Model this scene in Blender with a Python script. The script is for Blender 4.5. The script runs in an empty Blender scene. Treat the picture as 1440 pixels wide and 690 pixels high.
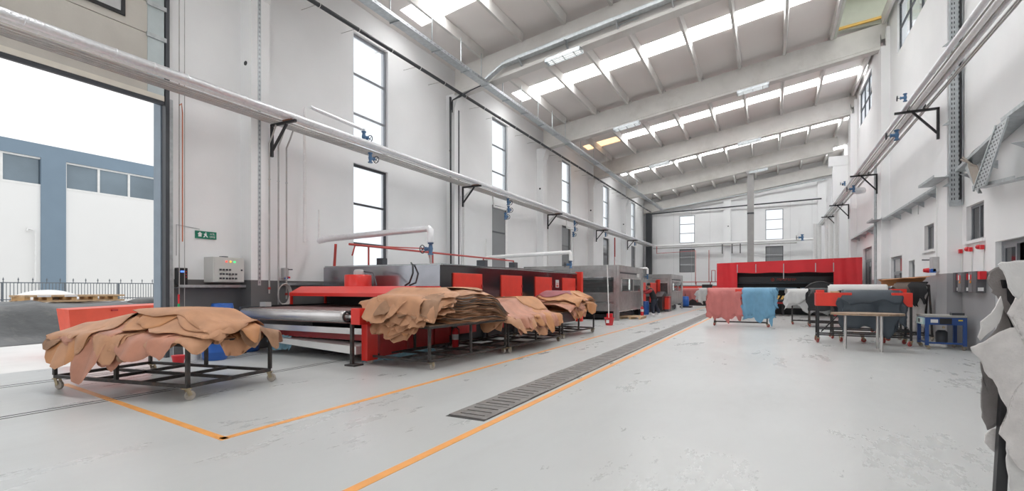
import bpy, math, random
from mathutils import Vector, Matrix
PI = math.pi
C = bpy.context.scene.collection
rnd = random.Random(7)

# ---------------------------------------------------------------- camera, sky, exposure
YAW = math.radians(27.339)
cam_d = bpy.data.cameras.new('camera')
cam = bpy.data.objects.new('camera', cam_d); C.objects.link(cam)
cam.location = (0, 0, 1.5); cam.rotation_euler = (PI/2, 0, YAW)
cam_d.sensor_width = 36.0; cam_d.lens = 36.0*706/1440
cam_d.shift_y = (404-345)/1440.0 * 1.0
cam_d.clip_start = .05; cam_d.clip_end = 400
bpy.context.scene.camera = cam
W = bpy.data.worlds.new('overcast_sky'); bpy.context.scene.world = W
W.use_nodes = True
bg = W.node_tree.nodes['Background']
bg.inputs[0].default_value = (.965, .982, 1.0, 1); bg.inputs[1].default_value = 0.80
vs = bpy.context.scene.view_settings
vs.view_transform = 'Standard'; vs.look = 'None'; vs.gamma = 1; vs.use_curve_mapping = False
vs.exposure = 0.74
SKYLIGHT = 7.6
LAMP_STRENGTH = 2.0

# ---------------------------------------------------------------- helpers
MATS = {}
def mat(name, col, rough=.6, metal=0., var=.06, scale=4., bump=0., bscale=60., emit=None, estr=0., alpha=None, spec=None, coat=0, dirt=None, dscale=1.5, tr=0):
    if name in MATS: return MATS[name]
    m = bpy.data.materials.new(name); m.use_nodes = True
    nt = m.node_tree; N = nt.nodes; L = nt.links; b = N['Principled BSDF']
    b.inputs['Roughness'].default_value = rough; b.inputs['Metallic'].default_value = metal
    if spec is not None: b.inputs['Specular IOR Level'].default_value = spec
    if coat: b.inputs['Coat Weight'].default_value = coat; b.inputs['Coat Roughness'].default_value = .1
    tc = N.new('ShaderNodeTexCoord')
    n = N.new('ShaderNodeTexNoise'); n.inputs['Scale'].default_value = scale; n.inputs['Detail'].default_value = 6
    L.new(tc.outputs['Object'], n.inputs['Vector'])
    r = N.new('ShaderNodeValToRGB')
    lo = [max(0, c*(1-var)) for c in col]; hi = [min(1, c*(1+var)) for c in col]
    r.color_ramp.elements[0].position = .3; r.color_ramp.elements[1].position = .7
    r.color_ramp.elements[0].color = (*lo, 1); r.color_ramp.elements[1].color = (*hi, 1)
    L.new(n.outputs['Fac'], r.inputs[0]); out = r.outputs[0]
    if dirt:
        n2 = N.new('ShaderNodeTexNoise'); n2.inputs['Scale'].default_value = dscale; n2.inputs['Detail'].default_value = 9; n2.inputs['Roughness'].default_value = .7
        L.new(tc.outputs['Object'], n2.inputs['Vector'])
        r2 = N.new('ShaderNodeValToRGB'); r2.color_ramp.elements[0].position = .52; r2.color_ramp.elements[1].position = .75
        L.new(n2.outputs['Fac'], r2.inputs[0])
        mx = N.new('ShaderNodeMixRGB'); L.new(r2.outputs[0], mx.inputs[0]); L.new(out, mx.inputs[1]); mx.inputs[2].default_value = (*dirt, 1)
        out = mx.outputs[0]
    L.new(out, b.inputs['Base Color'])
    if bump:
        nb = N.new('ShaderNodeTexNoise'); nb.inputs['Scale'].default_value = bscale; nb.inputs['Detail'].default_value = 4
        L.new(tc.outputs['Object'], nb.inputs['Vector'])
        bp = N.new('ShaderNodeBump'); bp.inputs['Strength'].default_value = bump; bp.inputs['Distance'].default_value = .02
        L.new(nb.outputs['Fac'], bp.inputs['Height']); L.new(bp.outputs[0], b.inputs['Normal'])
    if emit:
        b.inputs['Emission Color'].default_value = (*emit, 1); b.inputs['Emission Strength'].default_value = estr
    if tr: b.inputs['Transmission Weight'].default_value = tr
    MATS[name] = m
    return m

def glass_mat(name, tint, trans=.85, rough=.03):
    if name in MATS: return MATS[name]
    m = bpy.data.materials.new(name); m.use_nodes = True
    nt = m.node_tree; N = nt.nodes; L = nt.links
    for n in list(N): N.remove(n)
    o = N.new('ShaderNodeOutputMaterial'); mx = N.new('ShaderNodeMixShader'); t = N.new('ShaderNodeBsdfTransparent'); g = N.new('ShaderNodeBsdfPrincipled')
    g.inputs['Base Color'].default_value = (*tint, 1); g.inputs['Roughness'].default_value = rough
    t.inputs[0].default_value = (.96, .98, 1, 1); mx.inputs[0].default_value = 1-trans
    L.new(t.outputs[0], mx.inputs[1]); L.new(g.outputs[0], mx.inputs[2]); L.new(mx.outputs[0], o.inputs[0])
    MATS[name] = m
    return m

def W_of(o):
    v = Vector((0, 0, 0))
    while o is not None: v += Vector(o.location); o = o.parent
    return v

class MB:
    def __init__(s): s.v = []; s.f = []; s.sm = []
    def add(s, vs, fs, smooth=False):
        k = len(s.v); s.v += [tuple(q) for q in vs]
        for f in fs: s.f.append(tuple(i+k for i in f)); s.sm.append(smooth)
        return s
    def box(s, x0, x1, y0, y1, z0, z1, bev=0.):
        if bev and min(abs(x1-x0), abs(y1-y0), abs(z1-z0)) > 2.2*bev:
            b = bev
            if True:   # chamfer the vertical and top/bottom edges by stacking rings
                def ring(i, z): return [(x0+i, y0+b, z), (x0+b, y0+i, z), (x1-b, y0+i, z), (x1-i, y0+b, z), (x1-i, y1-b, z), (x1-b, y1-i, z), (x0+b, y1-i, z), (x0+i, y1-b, z)]
                rs = [ring(b*.6, z0), ring(0, z0+b), ring(0, z1-b), ring(b*.6, z1)]
                vs = sum(rs, []); fs = [tuple(range(7, -1, -1)), tuple(range(24, 32))]
                for a in range(3):
                    for i in range(8):
                        j = (i+1) % 8; fs.append((a*8+i, a*8+j, a*8+8+j, a*8+8+i))
                return s.add(vs, fs)
        vs = [(x0,y0,z0),(x1,y0,z0),(x1,y1,z0),(x0,y1,z0),(x0,y0,z1),(x1,y0,z1),(x1,y1,z1),(x0,y1,z1)]
        return s.add(vs, [(3,2,1,0),(4,5,6,7),(0,1,5,4),(1,2,6,5),(2,3,7,6),(3,0,4,7)])
    def beam(s, p, q, w, h, up=(0, 0, 1)):
        p, q = Vector(p), Vector(q); d = (q-p).normalized(); up = Vector(up)
        if abs(d.dot(up)) > .98: up = Vector((1, 0, 0))
        a = d.cross(up).normalized()*w/2; b = a.cross(d).normalized()*h/2
        vs = [p-a-b, p+a-b, p+a+b, p-a+b, q-a-b, q+a-b, q+a+b, q-a+b]
        return s.add(vs, [(0,1,2,3),(7,6,5,4),(0,4,5,1),(1,5,6,2),(2,6,7,3),(3,7,4,0)])
    def tube(s, pts, r, n=10, caps=True):
        pts = [Vector(p) for p in pts]; rings = []
        prev = None
        for i, p in enumerate(pts):
            if i == 0: d = pts[1]-p
            elif i == len(pts)-1: d = p-pts[i-1]
            else: d = (pts[i+1]-p).normalized()+(p-pts[i-1]).normalized()
            d = d.normalized()
            if prev is None:
                up = Vector((0, 0, 1)) if abs(d.z) < .9 else Vector((1, 0, 0))
                a = d.cross(up).normalized()
            else:
                a = (prev-d*prev.dot(d)).normalized()
            prev = a; b = d.cross(a)
            rr = r[i] if isinstance(r, (list, tuple)) else r
            rings.append([p+a*rr*math.cos(2*PI*k/n)+b*rr*math.sin(2*PI*k/n) for k in range(n)])
        vs = sum(rings, []); fs = []
        for i in range(len(pts)-1):
            for k in range(n):
                j = (k+1) % n; fs.append((i*n+k, i*n+j, i*n+n+j, i*n+n+k))
        s.add(vs, fs, True)
        if caps: s.add(rings[0], [tuple(range(n-1, -1, -1))]); s.add(rings[-1], [tuple(range(n))])
        return s
    def lathe(s, prof, n=16, o=(0, 0, 0), axis='z'):
        vs = []
        for (r, z) in prof:
            for k in range(n):
                a = 2*PI*k/n; x, y = r*math.cos(a), r*math.sin(a)
                vs.append({'z': (o[0]+x, o[1]+y, o[2]+z), 'x': (o[0]+z, o[1]+x, o[2]+y), 'y': (o[0]+y, o[1]+z, o[2]+x)}[axis])
        fs = []
        for i in range(len(prof)-1):
            for k in range(n):
                j = (k+1) % n; fs.append((i*n+k, i*n+j, i*n+n+j, i*n+n+k))
        s.add(vs, fs, True)
        s.add(vs[:n], [tuple(range(n-1, -1, -1))]); s.add(vs[-n:], [tuple(range(n))])
        return s
    def torus(s, c, R, r, axis='x', n=18, m=6):
        vs = []
        for i in range(n):
            a = 2*PI*i/n
            for k in range(m):
                b = 2*PI*k/m; q = R+r*math.cos(b); h = r*math.sin(b); x, y = q*math.cos(a), q*math.sin(a)
                vs.append({'z': (c[0]+x, c[1]+y, c[2]+h), 'x': (c[0]+h, c[1]+x, c[2]+y), 'y': (c[0]+y, c[1]+h, c[2]+x)}[axis])
        fs = [(i*m+k, ((i+1) % n)*m+k, ((i+1) % n)*m+(k+1) % m, i*m+(k+1) % m) for i in range(n) for k in range(m)]
        return s.add(vs, fs, True)
    def prism(s, poly, a, b, axis='x'):
        n = len(poly)
        def P(u, w, t): return {'x': (t, u, w), 'y': (u, t, w), 'z': (u, w, t)}[axis]
        vs = [P(u, w, a) for u, w in poly]+[P(u, w, b) for u, w in poly]
        fs = [tuple(range(n-1, -1, -1)), tuple(range(n, 2*n))]+[(i, (i+1) % n, n+(i+1) % n, n+i) for i in range(n)]
        return s.add(vs, fs)
    def mesh(s, name, m, off=(0, 0, 0)):
        me = bpy.data.meshes.new(name)
        me.from_pydata([(x-off[0], y-off[1], z-off[2]) for x, y, z in s.v], [], s.f)
        if any(s.sm): me.polygons.foreach_set('use_smooth', s.sm)
        me.materials.append(m); me.update()
        return me
    def build(s, name, m, parent=None, label=None, cat=None, group=None, kind=None):
        if parent is None:
            xs, ys, zs = zip(*s.v); off = ((min(xs)+max(xs))/2, (min(ys)+max(ys))/2, min(zs))
        else: off = W_of(parent)
        o = bpy.data.objects.new(name, s.mesh(name, m, off)); C.objects.link(o)
        if parent is None: o.location = off
        else: o.parent = parent
        return tag(o, label, cat, group, kind)

def tag(o, label=None, cat=None, group=None, kind=None):
    if label: o['label'] = label
    if cat: o['category'] = cat
    if group: o['group'] = group
    if kind: o['kind'] = kind
    return o
def thing(name, loc, label=None, cat=None, group=None, kind=None, rz=0):
    o = bpy.data.objects.new(name, None); C.objects.link(o); o.location = loc; o.rotation_euler = (0, 0, rz)
    o.empty_display_size = .1
    return tag(o, label, cat, group, kind)
def dup(root, loc, rz=0, label=None, group=None, scale=None):
    r = root.copy(); C.objects.link(r); r.location = loc; r.rotation_euler = (0, 0, rz)
    if label: r['label'] = label
    if group: r['group'] = group
    if scale: r.scale = scale
    for ch in list(root.children):
        c = ch.copy(); C.objects.link(c); c.parent = r
        for g in ch.children:
            d = g.copy(); C.objects.link(d); d.parent = c
    return r
def dup_part(src, loc, parent):
    c = src.copy(); C.objects.link(c); c.parent = parent; c.location = loc; return c
def text_mesh(name, body, size, m, parent, loc, rot, label=None, ext=.002):
    cu = bpy.data.curves.new(name, 'FONT'); cu.body = body; cu.size = size; cu.extrude = ext; cu.align_x = 'CENTER'; cu.align_y = 'CENTER'
    t = bpy.data.objects.new(name, cu); C.objects.link(t)
    bpy.context.view_layer.update()
    me = bpy.data.meshes.new_from_object(t.evaluated_get(bpy.context.evaluated_depsgraph_get()))
    bpy.data.objects.remove(t)
    M = Matrix.Translation(Vector(loc)-W_of(parent)) @ rot.to_4x4(); me.transform(M)
    me.materials.clear(); me.materials.append(m)
    o = bpy.data.objects.new(name, me); C.objects.link(o); o.parent = parent
    return tag(o, label)
ROT_FACE_PX = Matrix(((0, 0, 1), (1, 0, 0), (0, 1, 0)))      # text whose face looks to +X, reading towards +Y
ROT_FACE_NY = Matrix(((1, 0, 0), (0, 0, -1), (0, 1, 0)))     # face looks to -Y, reading +X

# ---------------------------------------------------------------- materials
M_wall = mat('white_painted_wall', (.88, .88, .88), .75, var=.025, scale=.7, bump=.08, bscale=30)
M_dado = mat('grey_painted_dado', (.16, .155, .155), .5, var=.08, scale=1.2)
M_dado_r = mat('grey_painted_dado_light', (.37, .37, .38), .35, var=.10, scale=.9)
M_conc = mat('precast_concrete', (.67, .65, .62), .85, var=.06, scale=1.3, bump=.1, dirt=(.57, .545, .51), dscale=.8)
M_roof = mat('roof_sandwich_panel', (.80, .755, .725), .6, var=.02, scale=.4)
M_roof2 = mat('pale_green_panel', (.66, .68, .60), .6, var=.03)
M_sky = mat('translucent_skylight', (.9, .9, .9), .4, emit=(.97, .985, 1), estr=SKYLIGHT)
M_skyglow = mat('skylight_painted_glow', (.9, .6, .35), .4, emit=(1, .62, .32), estr=1.1)  # orange glow painted into the colour and emission of the end panes
M_alu = mat('grey_aluminium_frame', (.30, .31, .33), .4, .4)
M_dark = mat('dark_frame', (.06, .065, .075), .4)
M_glass = glass_mat('clear_window_glass', (.8, .85, .9), .9)
M_glassd = mat('tinted_grey_window_glass', (.27, .275, .285), .12, var=.05, scale=.8)
M_dkglass = mat('dark_glass', (.03, .033, .038), .06)
M_galv = mat('galvanised_steel', (.50, .53, .545), .42, .7, var=.15, scale=9, dirt=(.5, .52, .53), dscale=5)
M_insul = mat('foil_pipe_insulation', (.84, .85, .87), .28, .6, var=.05, scale=12, bump=.5, bscale=25)
M_insulw = mat('white_pipe_insulation', (.88, .87, .86), .4, .1, var=.04, scale=12, bump=.4, bscale=25)
M_pipe = mat('bare_steel_pipe', (.46, .45, .44), .36, .5, var=.12, scale=6, dirt=(.45, .36, .3), dscale=3)
M_black = mat('black_painted_steel', (.022, .022, .024), .4, var=.2, scale=5)
M_blkpipe = mat('black_cable_pipe', (.045, .048, .053), .45)
M_trolley = mat('worn_dark_steel', (.055, .05, .048), .5, .3, var=.3, scale=9, dirt=(.13, .08, .055), dscale=6)
M_red = mat('red_machine_paint', (.78, .035, .025), .32, var=.04, scale=2, coat=.2)
M_red2 = mat('bright_red_paint', (.80, .05, .03), .4, var=.05)
M_dred = mat('dark_red_paint', (.42, .03, .03), .4, var=.1)
M_redpipe = mat('red_pipe_paint', (.48, .06, .05), .45)
M_tarpr = mat('red_tarpaulin', (.74, .025, .035), .42, var=.06, scale=1.5, bump=.4, bscale=3)
M_blkgloss = mat('black_gloss_panel', (.02, .018, .022), .12, var=.1, scale=1, coat=.4)
M_mirror = mat('polished_front_sheet', (.34, .35, .38), .16, .85, var=.25, scale=.9)
M_ss = mat('stainless_steel', (.52, .515, .51), .3, .75, var=.12, scale=2.5, dirt=(.36, .33, .32), dscale=3)
M_ssl = mat('bright_stainless', (.66, .64, .63), .26, .7, var=.08, scale=3)
M_valve = mat('blue_cast_valve', (.07, .16, .30), .4, var=.15, scale=20)
M_iron = mat('handwheel_iron', (.05, .05, .06), .4, .3)
M_tan = mat('tan_leather', (.55, .285, .155), .55, var=.14, scale=3.5, bump=.12, bscale=70)
M_tan2 = mat('reddish_tan_leather', (.52, .235, .15), .5, var=.15, scale=3.5, bump=.12, bscale=70)
M_tan3 = mat('orange_tan_leather', (.56, .26, .11), .55, var=.12, scale=3.5, bump=.12, bscale=70)
M_tand = mat('brown_leather_flesh_side', (.34, .19, .11), .7, var=.2, scale=5, bump=.2, bscale=60)
M_pink = mat('salmon_pink_leather', (.60, .19, .175), .55, var=.07, scale=3, bump=.1)
M_blue = mat('sky_blue_leather', (.16, .36, .53), .5, var=.1, scale=3, bump=.1)
M_wht = mat('off_white_leather', (.66, .65, .64), .6, var=.05, scale=3, bump=.1)
M_navy = mat('dark_slate_leather', (.048, .062, .078), .5, var=.12, scale=3, bump=.12)
M_blkl = mat('black_leather', (.02, .02, .022), .5, var=.1)
M_gryl = mat('pale_grey_suede', (.74, .70, .675), .85, var=.08, scale=14, bump=.35, bscale=90)
M_gryd = mat('grey_brown_suede', (.25, .228, .22), .85, var=.12, scale=9, bump=.3, bscale=90)
M_brnl = mat('taupe_leather', (.19, .145, .12), .6, var=.12)
M_wood = mat('raw_timber', (.62, .43, .26), .75, var=.18, scale=9, bump=.2)
M_woodt = mat('worn_plywood', (.36, .25, .17), .65, var=.25, scale=8, bump=.2, dirt=(.5, .42, .36), dscale=6)
M_plast = mat('blue_plastic', (.03, .13, .48), .3, var=.05)
M_bluem = mat('blue_machine_paint', (.025, .075, .26), .4, var=.1, scale=5)
M_whitep = mat('white_plastic', (.82, .82, .80), .35, var=.02)
M_grayp = mat('grey_plastic', (.50, .50, .50), .45, var=.03)
M_red_p = mat('red_plastic', (.72, .03, .04), .35, var=.04)
M_rubber = mat('caster_rubber', (.42, .37, .32), .6, var=.15, scale=20)
M_castr = mat('caster_bracket', (.42, .34, .22), .45, .5, var=.2, scale=20)
M_redw = mat('red_caster_wheel', (.40, .07, .06), .5)
M_orange = mat('orange_floor_paint', (.93, .42, .11), .4, var=.05, scale=6, dirt=(.75, .30, .07), dscale=4)
M_groove = mat('dark_groove', (.05, .045, .045), .7)
M_grate = mat('drain_grate_steel', (.25, .235, .225), .5, .4, var=.25, scale=7, dirt=(.25, .19, .15), dscale=4)
M_green = mat('exit_sign_green', (.01, .20, .12), .4)
M_white = mat('white_print', (.85, .85, .85), .5)
M_txt = mat('red_print', (.5, .06, .04), .5)
M_belt = mat('brown_mesh_belt', (.21, .13, .12), .6, var=.3, scale=30)
M_film = mat('clear_blue_film', (.25, .45, .55), .2, var=.2, scale=8)
M_yel = mat('yellow_foam', (.85, .55, .16), .8)

def floor_mat():
    m = mat('grey_epoxy_floor', (.565, .575, .565), .3, var=.035, scale=.5)
    nt = m.node_tree; N = nt.nodes; L = nt.links; b = N['Principled BSDF']
    tc = N.new('ShaderNodeTexCoord')
    mp = N.new('ShaderNodeMapping'); mp.inputs['Scale'].default_value = (1.0, .35, 1); L.new(tc.outputs['Object'], mp.inputs[0])
    n = N.new('ShaderNodeTexNoise'); n.inputs['Scale'].default_value = 1.1; n.inputs['Detail'].default_value = 11; n.inputs['Roughness'].default_value = .72
    L.new(mp.outputs[0], n.inputs['Vector'])
    r = N.new('ShaderNodeValToRGB'); r.color_ramp.elements[0].position = .60; r.color_ramp.elements[1].position = .74
    r.color_ramp.elements[1].color = (.24, .24, .24, 1)
    L.new(n.outputs['Fac'], r.inputs[0])
    old = b.inputs['Base Color'].links[0].from_socket
    mx = N.new('ShaderNodeMixRGB'); L.new(r.outputs[0], mx.inputs[0]); L.new(old, mx.inputs[1]); mx.inputs[2].default_value = (.50, .495, .48, 1)
    L.new(mx.outputs[0], b.inputs['Base Color'])
    r3 = N.new('ShaderNodeMapRange'); L.new(n.outputs['Fac'], r3.inputs[0]); r3.inputs[1].default_value = .3; r3.inputs[2].default_value = .8; r3.inputs[3].default_value = .22; r3.inputs[4].default_value = .5
    L.new(r3.outputs[0], b.inputs['Roughness'])
    return m
M_floor = floor_mat()

# ---------------------------------------------------------------- setting: shell of the hall
XL, XR, YB, YN = -11.6, 4.27, 52.0, -5.0
XR2 = 5.3
def zroof(x): return 10.55+.1455*(x+10.6)
def zbeam(x): return 9.22+.1455*(x+10.6)      # underside of the beams
BEAMS = [-.7, 8.1, 16.9, 25.63, 34.43, 43.3]
floor = MB().box(XL-.3, XR2+.3, YN-.3, YB+.3, -.2, 0).build('floor', M_floor, kind='structure')
# painted lines, groove tracks, drain
def strip(name, p, q, w, m, z=.003, t=.003):
    b = MB().beam((p[0], p[1], z-t/2), (q[0], q[1], z-t/2), w, t); return b.build(name, m, floor)
strip('floor_line', (-2.78, -1.0), (-2.64, 35.0), .095, M_orange)
strip('floor_line', (-4.84, 3.09), (-4.45, 42.0), .085, M_orange)
strip('floor_line', (-4.79, 3.105), (-9.75, 3.74), .085, M_orange)
for x, y0, y1 in ((-7.80, -2, 9.4), (-7.92, -2, 9.4), (-10.22, -2, 8.2), (-10.40, -2, 8.2)):
    strip('track_groove', (x, y0), (x, y1), .022, M_groove)
# drain: slotted steel cover plates with real slots
drain = MB().box(-3.38, -2.86, 4.85, 36, .0005, .003).build('drain_channel', M_groove, floor)
def grate_plate():
    b = MB(); L_ = .60; W_ = .50; z0, z1 = .002, .014; sl = [(.12, .035), (.28, .035), (.44, .035)]
    b.box(-.25, -.17, 0, L_-.012, z0, z1).box(.17, .25, 0, L_-.012, z0, z1)
    y = 0
    for c_, w_ in sl: b.box(-.17, .17, y, c_-w_/2, z0, z1); y = c_+w_/2
    b.box(-.17, .17, y, L_-.012, z0, z1)
    return b
gp = grate_plate().build('drain_grate', M_grate, floor)
gp.location = Vector((-3.12, 4.9, 0))
# build() subtracted the floor origin; undo for a local mesh
for v in gp.data.vertices: v.co += W_of(floor)
gp.location = Vector((-3.12, 4.9, 0))-W_of(floor)
for i in range(1, 51):
    g = gp.copy(); C.objects.link(g); g.parent = floor
    g.location = Vector((-3.12+.006*math.sin(i*2.3), 4.9+.6*i, .001*(i % 3)))-W_of(floor)

# left wall with door and window openings
WIN_Y = [12.45, 21.2, 30.0, 38.65, 47.4]
def wall_with_holes(x0, x1, y0, y1, z0, zt, holes, name, m):
    """wall in the YZ plane; holes = (ya, yb, za, zb) sorted by ya, several may share a column"""
    b = MB(); cols = {}
    for (ya, yb, za, zb) in holes: cols.setdefault((ya, yb), []).append((za, zb))
    y = y0
    for (ya, yb) in sorted(cols):
        if ya > y: b.box(x0, x1, y, ya, z0, zt)
        z = z0
        for za, zb in sorted(cols[(ya, yb)]):
            if za > z: b.box(x0, x1, ya, yb, z, za)
            z = zb
        if z < zt: b.box(x0, x1, ya, yb, z, zt)
        y = yb
    if y < y1: b.box(x0, x1, y, y1, z0, zt)
    return b.build(name, m, kind='structure')
holes = [(.4, 6.21, 0, 5.56)]
for y in WIN_Y: holes += [(y-.79, y+.79, 1.65, 5.4), (y-.79, y+.79, 5.78, 9.5)]
wall_left = wall_with_holes(XL-.3, XL, YN, YB, 0, 10.6, holes, 'wall_left', M_wall)
# dado band on the left wall (1.68 m high, a thin paint film)
b = MB(); y = 6.35
for wy in WIN_Y+[99]:
    b.box(XL, XL+.006, y, min(wy-.86, YB), 0, 1.68)
    if wy < 90: b.box(XL, XL+.006, wy-.86, wy+.86, 0, 1.62)
    y = wy+.86
b.build('dado_band', M_dado, wall_left)
# pilasters (columns) on the left wall, each with drain hole
for i, y in enumerate(BEAMS):
    if y < 0: continue
    b = MB().box(XL, XL+.4, y-.2, y+.3, 1.68, 9.0)
    b.prism([(XL, 8.6), (XL+.4, 8.6), (XL+.62, 9.2), (XL, 9.2)], y-.22, y+.32, 'y')
    p = b.build('pilaster', M_wall, wall_left)
    MB().box(XL, XL+.405, y-.205, y+.305, 0, 1.68).build('dado_band', M_dado, p)
    MB().lathe([(.055, 0), (.055, .012)], 12, (XL+.2, y-.212, 6.97), 'y').build('drain_hole', M_black, p)
# far wall
hf = [(-8.15, -6.7, 3.0, 5.3), (-8.15, -6.7, 5.9, 8.6), (-.5, .95, 3.0, 5.3), (-.5, .95, 5.9, 8.7)]
b = MB()
def farcol(xa, xb, zs, ztop):
    z = 0
    for za, zb in zs: b.box(xa, xb, YB, YB+.3, z, za); z = zb
    b.box(xa, xb, YB, YB+.3, z, ztop)
b.box(XL-.3, -8.15, YB, YB+.3, 0, 13); farcol(-8.15, -6.7, [(3.0, 5.3), (5.9, 8.6)], 13); b.box(-6.7, -.5, YB, YB+.3, 0, 13)
farcol(-.5, .95, [(3.0, 5.3), (5.9, 8.7)], 13); b.box(.95, XR2+.3, YB, YB+.3, 0, 13)
wall_far = b.build('wall_far', M_wall, kind='structure')
MB().box(XL, XR2, YB-.006, YB, 0, 1.7).build('dado_band', M_dado, wall_far)
for x in (-3.75, 3.95):
    p = MB().box(x-.32, x+.32, YB-.35, YB, 0, 9.1+.1455*(x+9)).build('pilaster', M_wall, wall_far)
    MB().lathe([(.06, 0), (.06, .012)], 12, (x+.1, YB-.362, 7.3), 'y').build('drain_hole', M_black, p)
# sloping concrete edge band of the far wall
b = MB().beam((XL, YB-.25, zbeam(XL)+.35), (XR2, YB-.25, zbeam(XR2)+.35), .5, .9); b.build('edge_beam', M_conc, wall_far)
for i in range(9):
    x = -10.4+i*1.7
    MB().box(x, x+.012, YB-.008, YB, 1.7, 9.3).build('panel_joint', M_grayp, wall_far)

# right wall: office block face to Y = 34.9, set back beyond
hr = [(12.9, 14.35, 0, 2.48), (15.0, 16.15, 2.62, 3.48), (18.95, 19.98, 2.64, 3.42), (21.2, 22.0, 0, 2.43), (23.05, 25.0, 0, 2.7), (29.3, 31.9, 0, 3.5),
      (19.0, 23.8, 10.4, 12.3), (29.3, 33.2, 10.2, 12.05)]
b = MB()
lo = [h for h in hr if h[2] < 8]; hi = [h for h in hr if h[2] > 8]
def band(b, x0, x1, y0, y1, z0, z1, hs):
    y = y0
    for (ya, yb, za, zb) in sorted(hs):
        b.box(x0, x1, y, ya, z0, z1)
        if za > z0: b.box(x0, x1, ya, yb, z0, za)
        if zb < z1: b.box(x0, x1, ya, yb, zb, z1)
        y = yb
    b.box(x0, x1, y, y1, z0, z1)
band(b, XR, XR+.3, YN, 34.9, 0, 8, lo); band(b, XR, XR+.3, YN, 34.9, 8, 12.74, hi)
b.box(XR+.3, XR2+.3, 34.6, 34.9, 0, 12.6).box(XR2, XR2+.3, 34.9, YB, 0, 13)
wall_right = b.build('wall_right', M_wall, kind='structure')
b = MB()
y = YN
for (ya, yb, za, zb) in sorted(lo):
    b.box(XR-.006, XR, y, ya, 0, 1.86)
    if za > 0: b.box(XR-.006, XR, ya, yb, 0, min(za, 1.86))
    y = yb
b.box(XR-.006, XR, y, 34.9, 0, 1.86)
b.build('dado_band', M_dado_r, wall_right)
for y in (8.1, 16.95, 25.6, 34.5):
    b = MB().box(XR-.3, XR, y-.5, y+.45, 1.86, 11.33).box(XR-.12, XR, y-.5, y-.24, 11.33, 12.1).box(XR-.12, XR, y+.24, y+.45, 11.33, 12.1)
    p = b.build('pilaster', M_wall, wall_right)
    MB().box(XR-.306, XR, y-.506, y+.456, 0, 1.86).build('dado_band', M_dado_r, p)
p = MB().box(3.95, 5.3, 43.1, 43.6, 0, 10.7).box(3.7, 5.3, 43.05, 43.65, 10.3, 11.0).build('pilaster', M_wall, wall_right)
MB().lathe([(.06, 0), (.06, .012)], 12, (4.55, 43.088, 8.9), 'y').build('drain_hole', M_black, p)
# near wall behind the camera; unseen wide gateway added to let daylight in
b = MB().box(XL-.3, -9.5, YN-.3, YN, 0, 12.9).box(3.2, XR+.3, YN-.3, YN, 0, 12.9).box(-9.5, 3.2, YN-.3, YN, 6.0, 12.9)
b.build('wall_near', M_wall, kind='structure')

# ceiling: sloping panels, skylight strips, purlins, beams
ceiling = thing('ceiling', (0, 0, 10), kind='structure')
PX_ = [-11.65, -9.91, -8.23, -6.53, -4.83, -3.02, -1.31, .51, 2.29, 4.1, 5.4]
YS = [YN-.3]+BEAMS[0:]+[YB+.3]
SKY = {8.1: (12.85, 14.0), 16.9: (20.75, 21.9), 25.63: (29.9+.7, 31.0+.7), 34.43: (39.3, 40.3), 43.3: (47.8, 48.7), -.7: (3.2, 4.3), YN-.3: None}
def slab(x0, x1, y0, y1, t=.12, up=0):
    a, c_ = zroof(x0)+up, zroof(x1)+up
    return MB().add([(x0,y0,a),(x1,y0,c_),(x1,y1,c_),(x0,y1,a),(x0,y0,a+t),(x1,y0,c_+t),(x1,y1,c_+t),(x0,y1,a+t)],
                    [(3,2,1,0),(4,5,6,7),(0,1,5,4),(1,2,6,5),(2,3,7,6),(3,0,4,7)])
for k in range(len(YS)-1):
    y0, y1 = YS[k], YS[k+1]; sk = SKY.get(y0)
    for i in range(10):
        x0, x1 = PX_[i], PX_[i+1]
        raised = (i >= 8 and 8 < y0 < 20)
        if raised:
            ym = y0+4.2
            slab(x0, x1, y0, ym, up=1.5).build('roof_panel', M_roof2, ceiling); slab(x0, x1, ym+1.1, y1, up=1.5).build('roof_panel', M_roof2, ceiling)
            slab(x0, x1, ym, ym+1.1, .03, 1.55).build('skylight_pane', M_sky, ceiling); continue
        if sk is None: slab(x0, x1, y0, y1).build('roof_panel', M_roof, ceiling); continue
        slab(x0, x1, y0, sk[0]).build('roof_panel', M_roof, ceiling)
        slab(x0, x1, sk[1], y1).build('roof_panel', M_roof, ceiling)
        warm = (20 < y0 < 30 and i in (0, 1))
        slab(x0+(.9 if i == 0 else .06), x1-.06, sk[0], sk[1], .03, .05).build('skylight_pane', M_skyglow if warm else M_sky, ceiling)
        slab(x0, x0+(.9 if i == 0 else .06), sk[0], sk[1]).build('skylight_edge', M_roof, ceiling); slab(x1-.06, x1, sk[0], sk[1]).build('skylight_edge', M_roof, ceiling)
# raised part fascia, ribs
for y0, y1 in ((8.3, 16.7), (17.1, 25.4)):
    b = MB().box(2.36, 2.46, y0, y1, zroof(2.3)-.3, zroof(2.3)+1.6); b.build('fascia', M_roof2, ceiling)
    for y in (y0+2, y0+4.3, y0+6.5):
        MB().beam((2.46, y, zroof(2.4)+1.35), (5.3, y, zroof(5.3)+1.35), .2, .3).build('rib', M_conc, ceiling)
MB().beam((2.5, 25.35, zroof(2.5)+.02), (4.1, 25.35, zroof(4.1)-.06), .1, .1).build('foam_strip', M_yel, ceiling)
MB().box(2.46, 5.3, 25.5, 25.8, zroof(2.4), zroof(4)+1.6).build('end_panel', M_roof2, ceiling)
MB().box(XR, XR2+.2, 8, 8.2, 12, 15).box(XR2+.1, XR2+.3, 8, 26, 12, 14.6).build('end_panel', M_roof2, ceiling)
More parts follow.
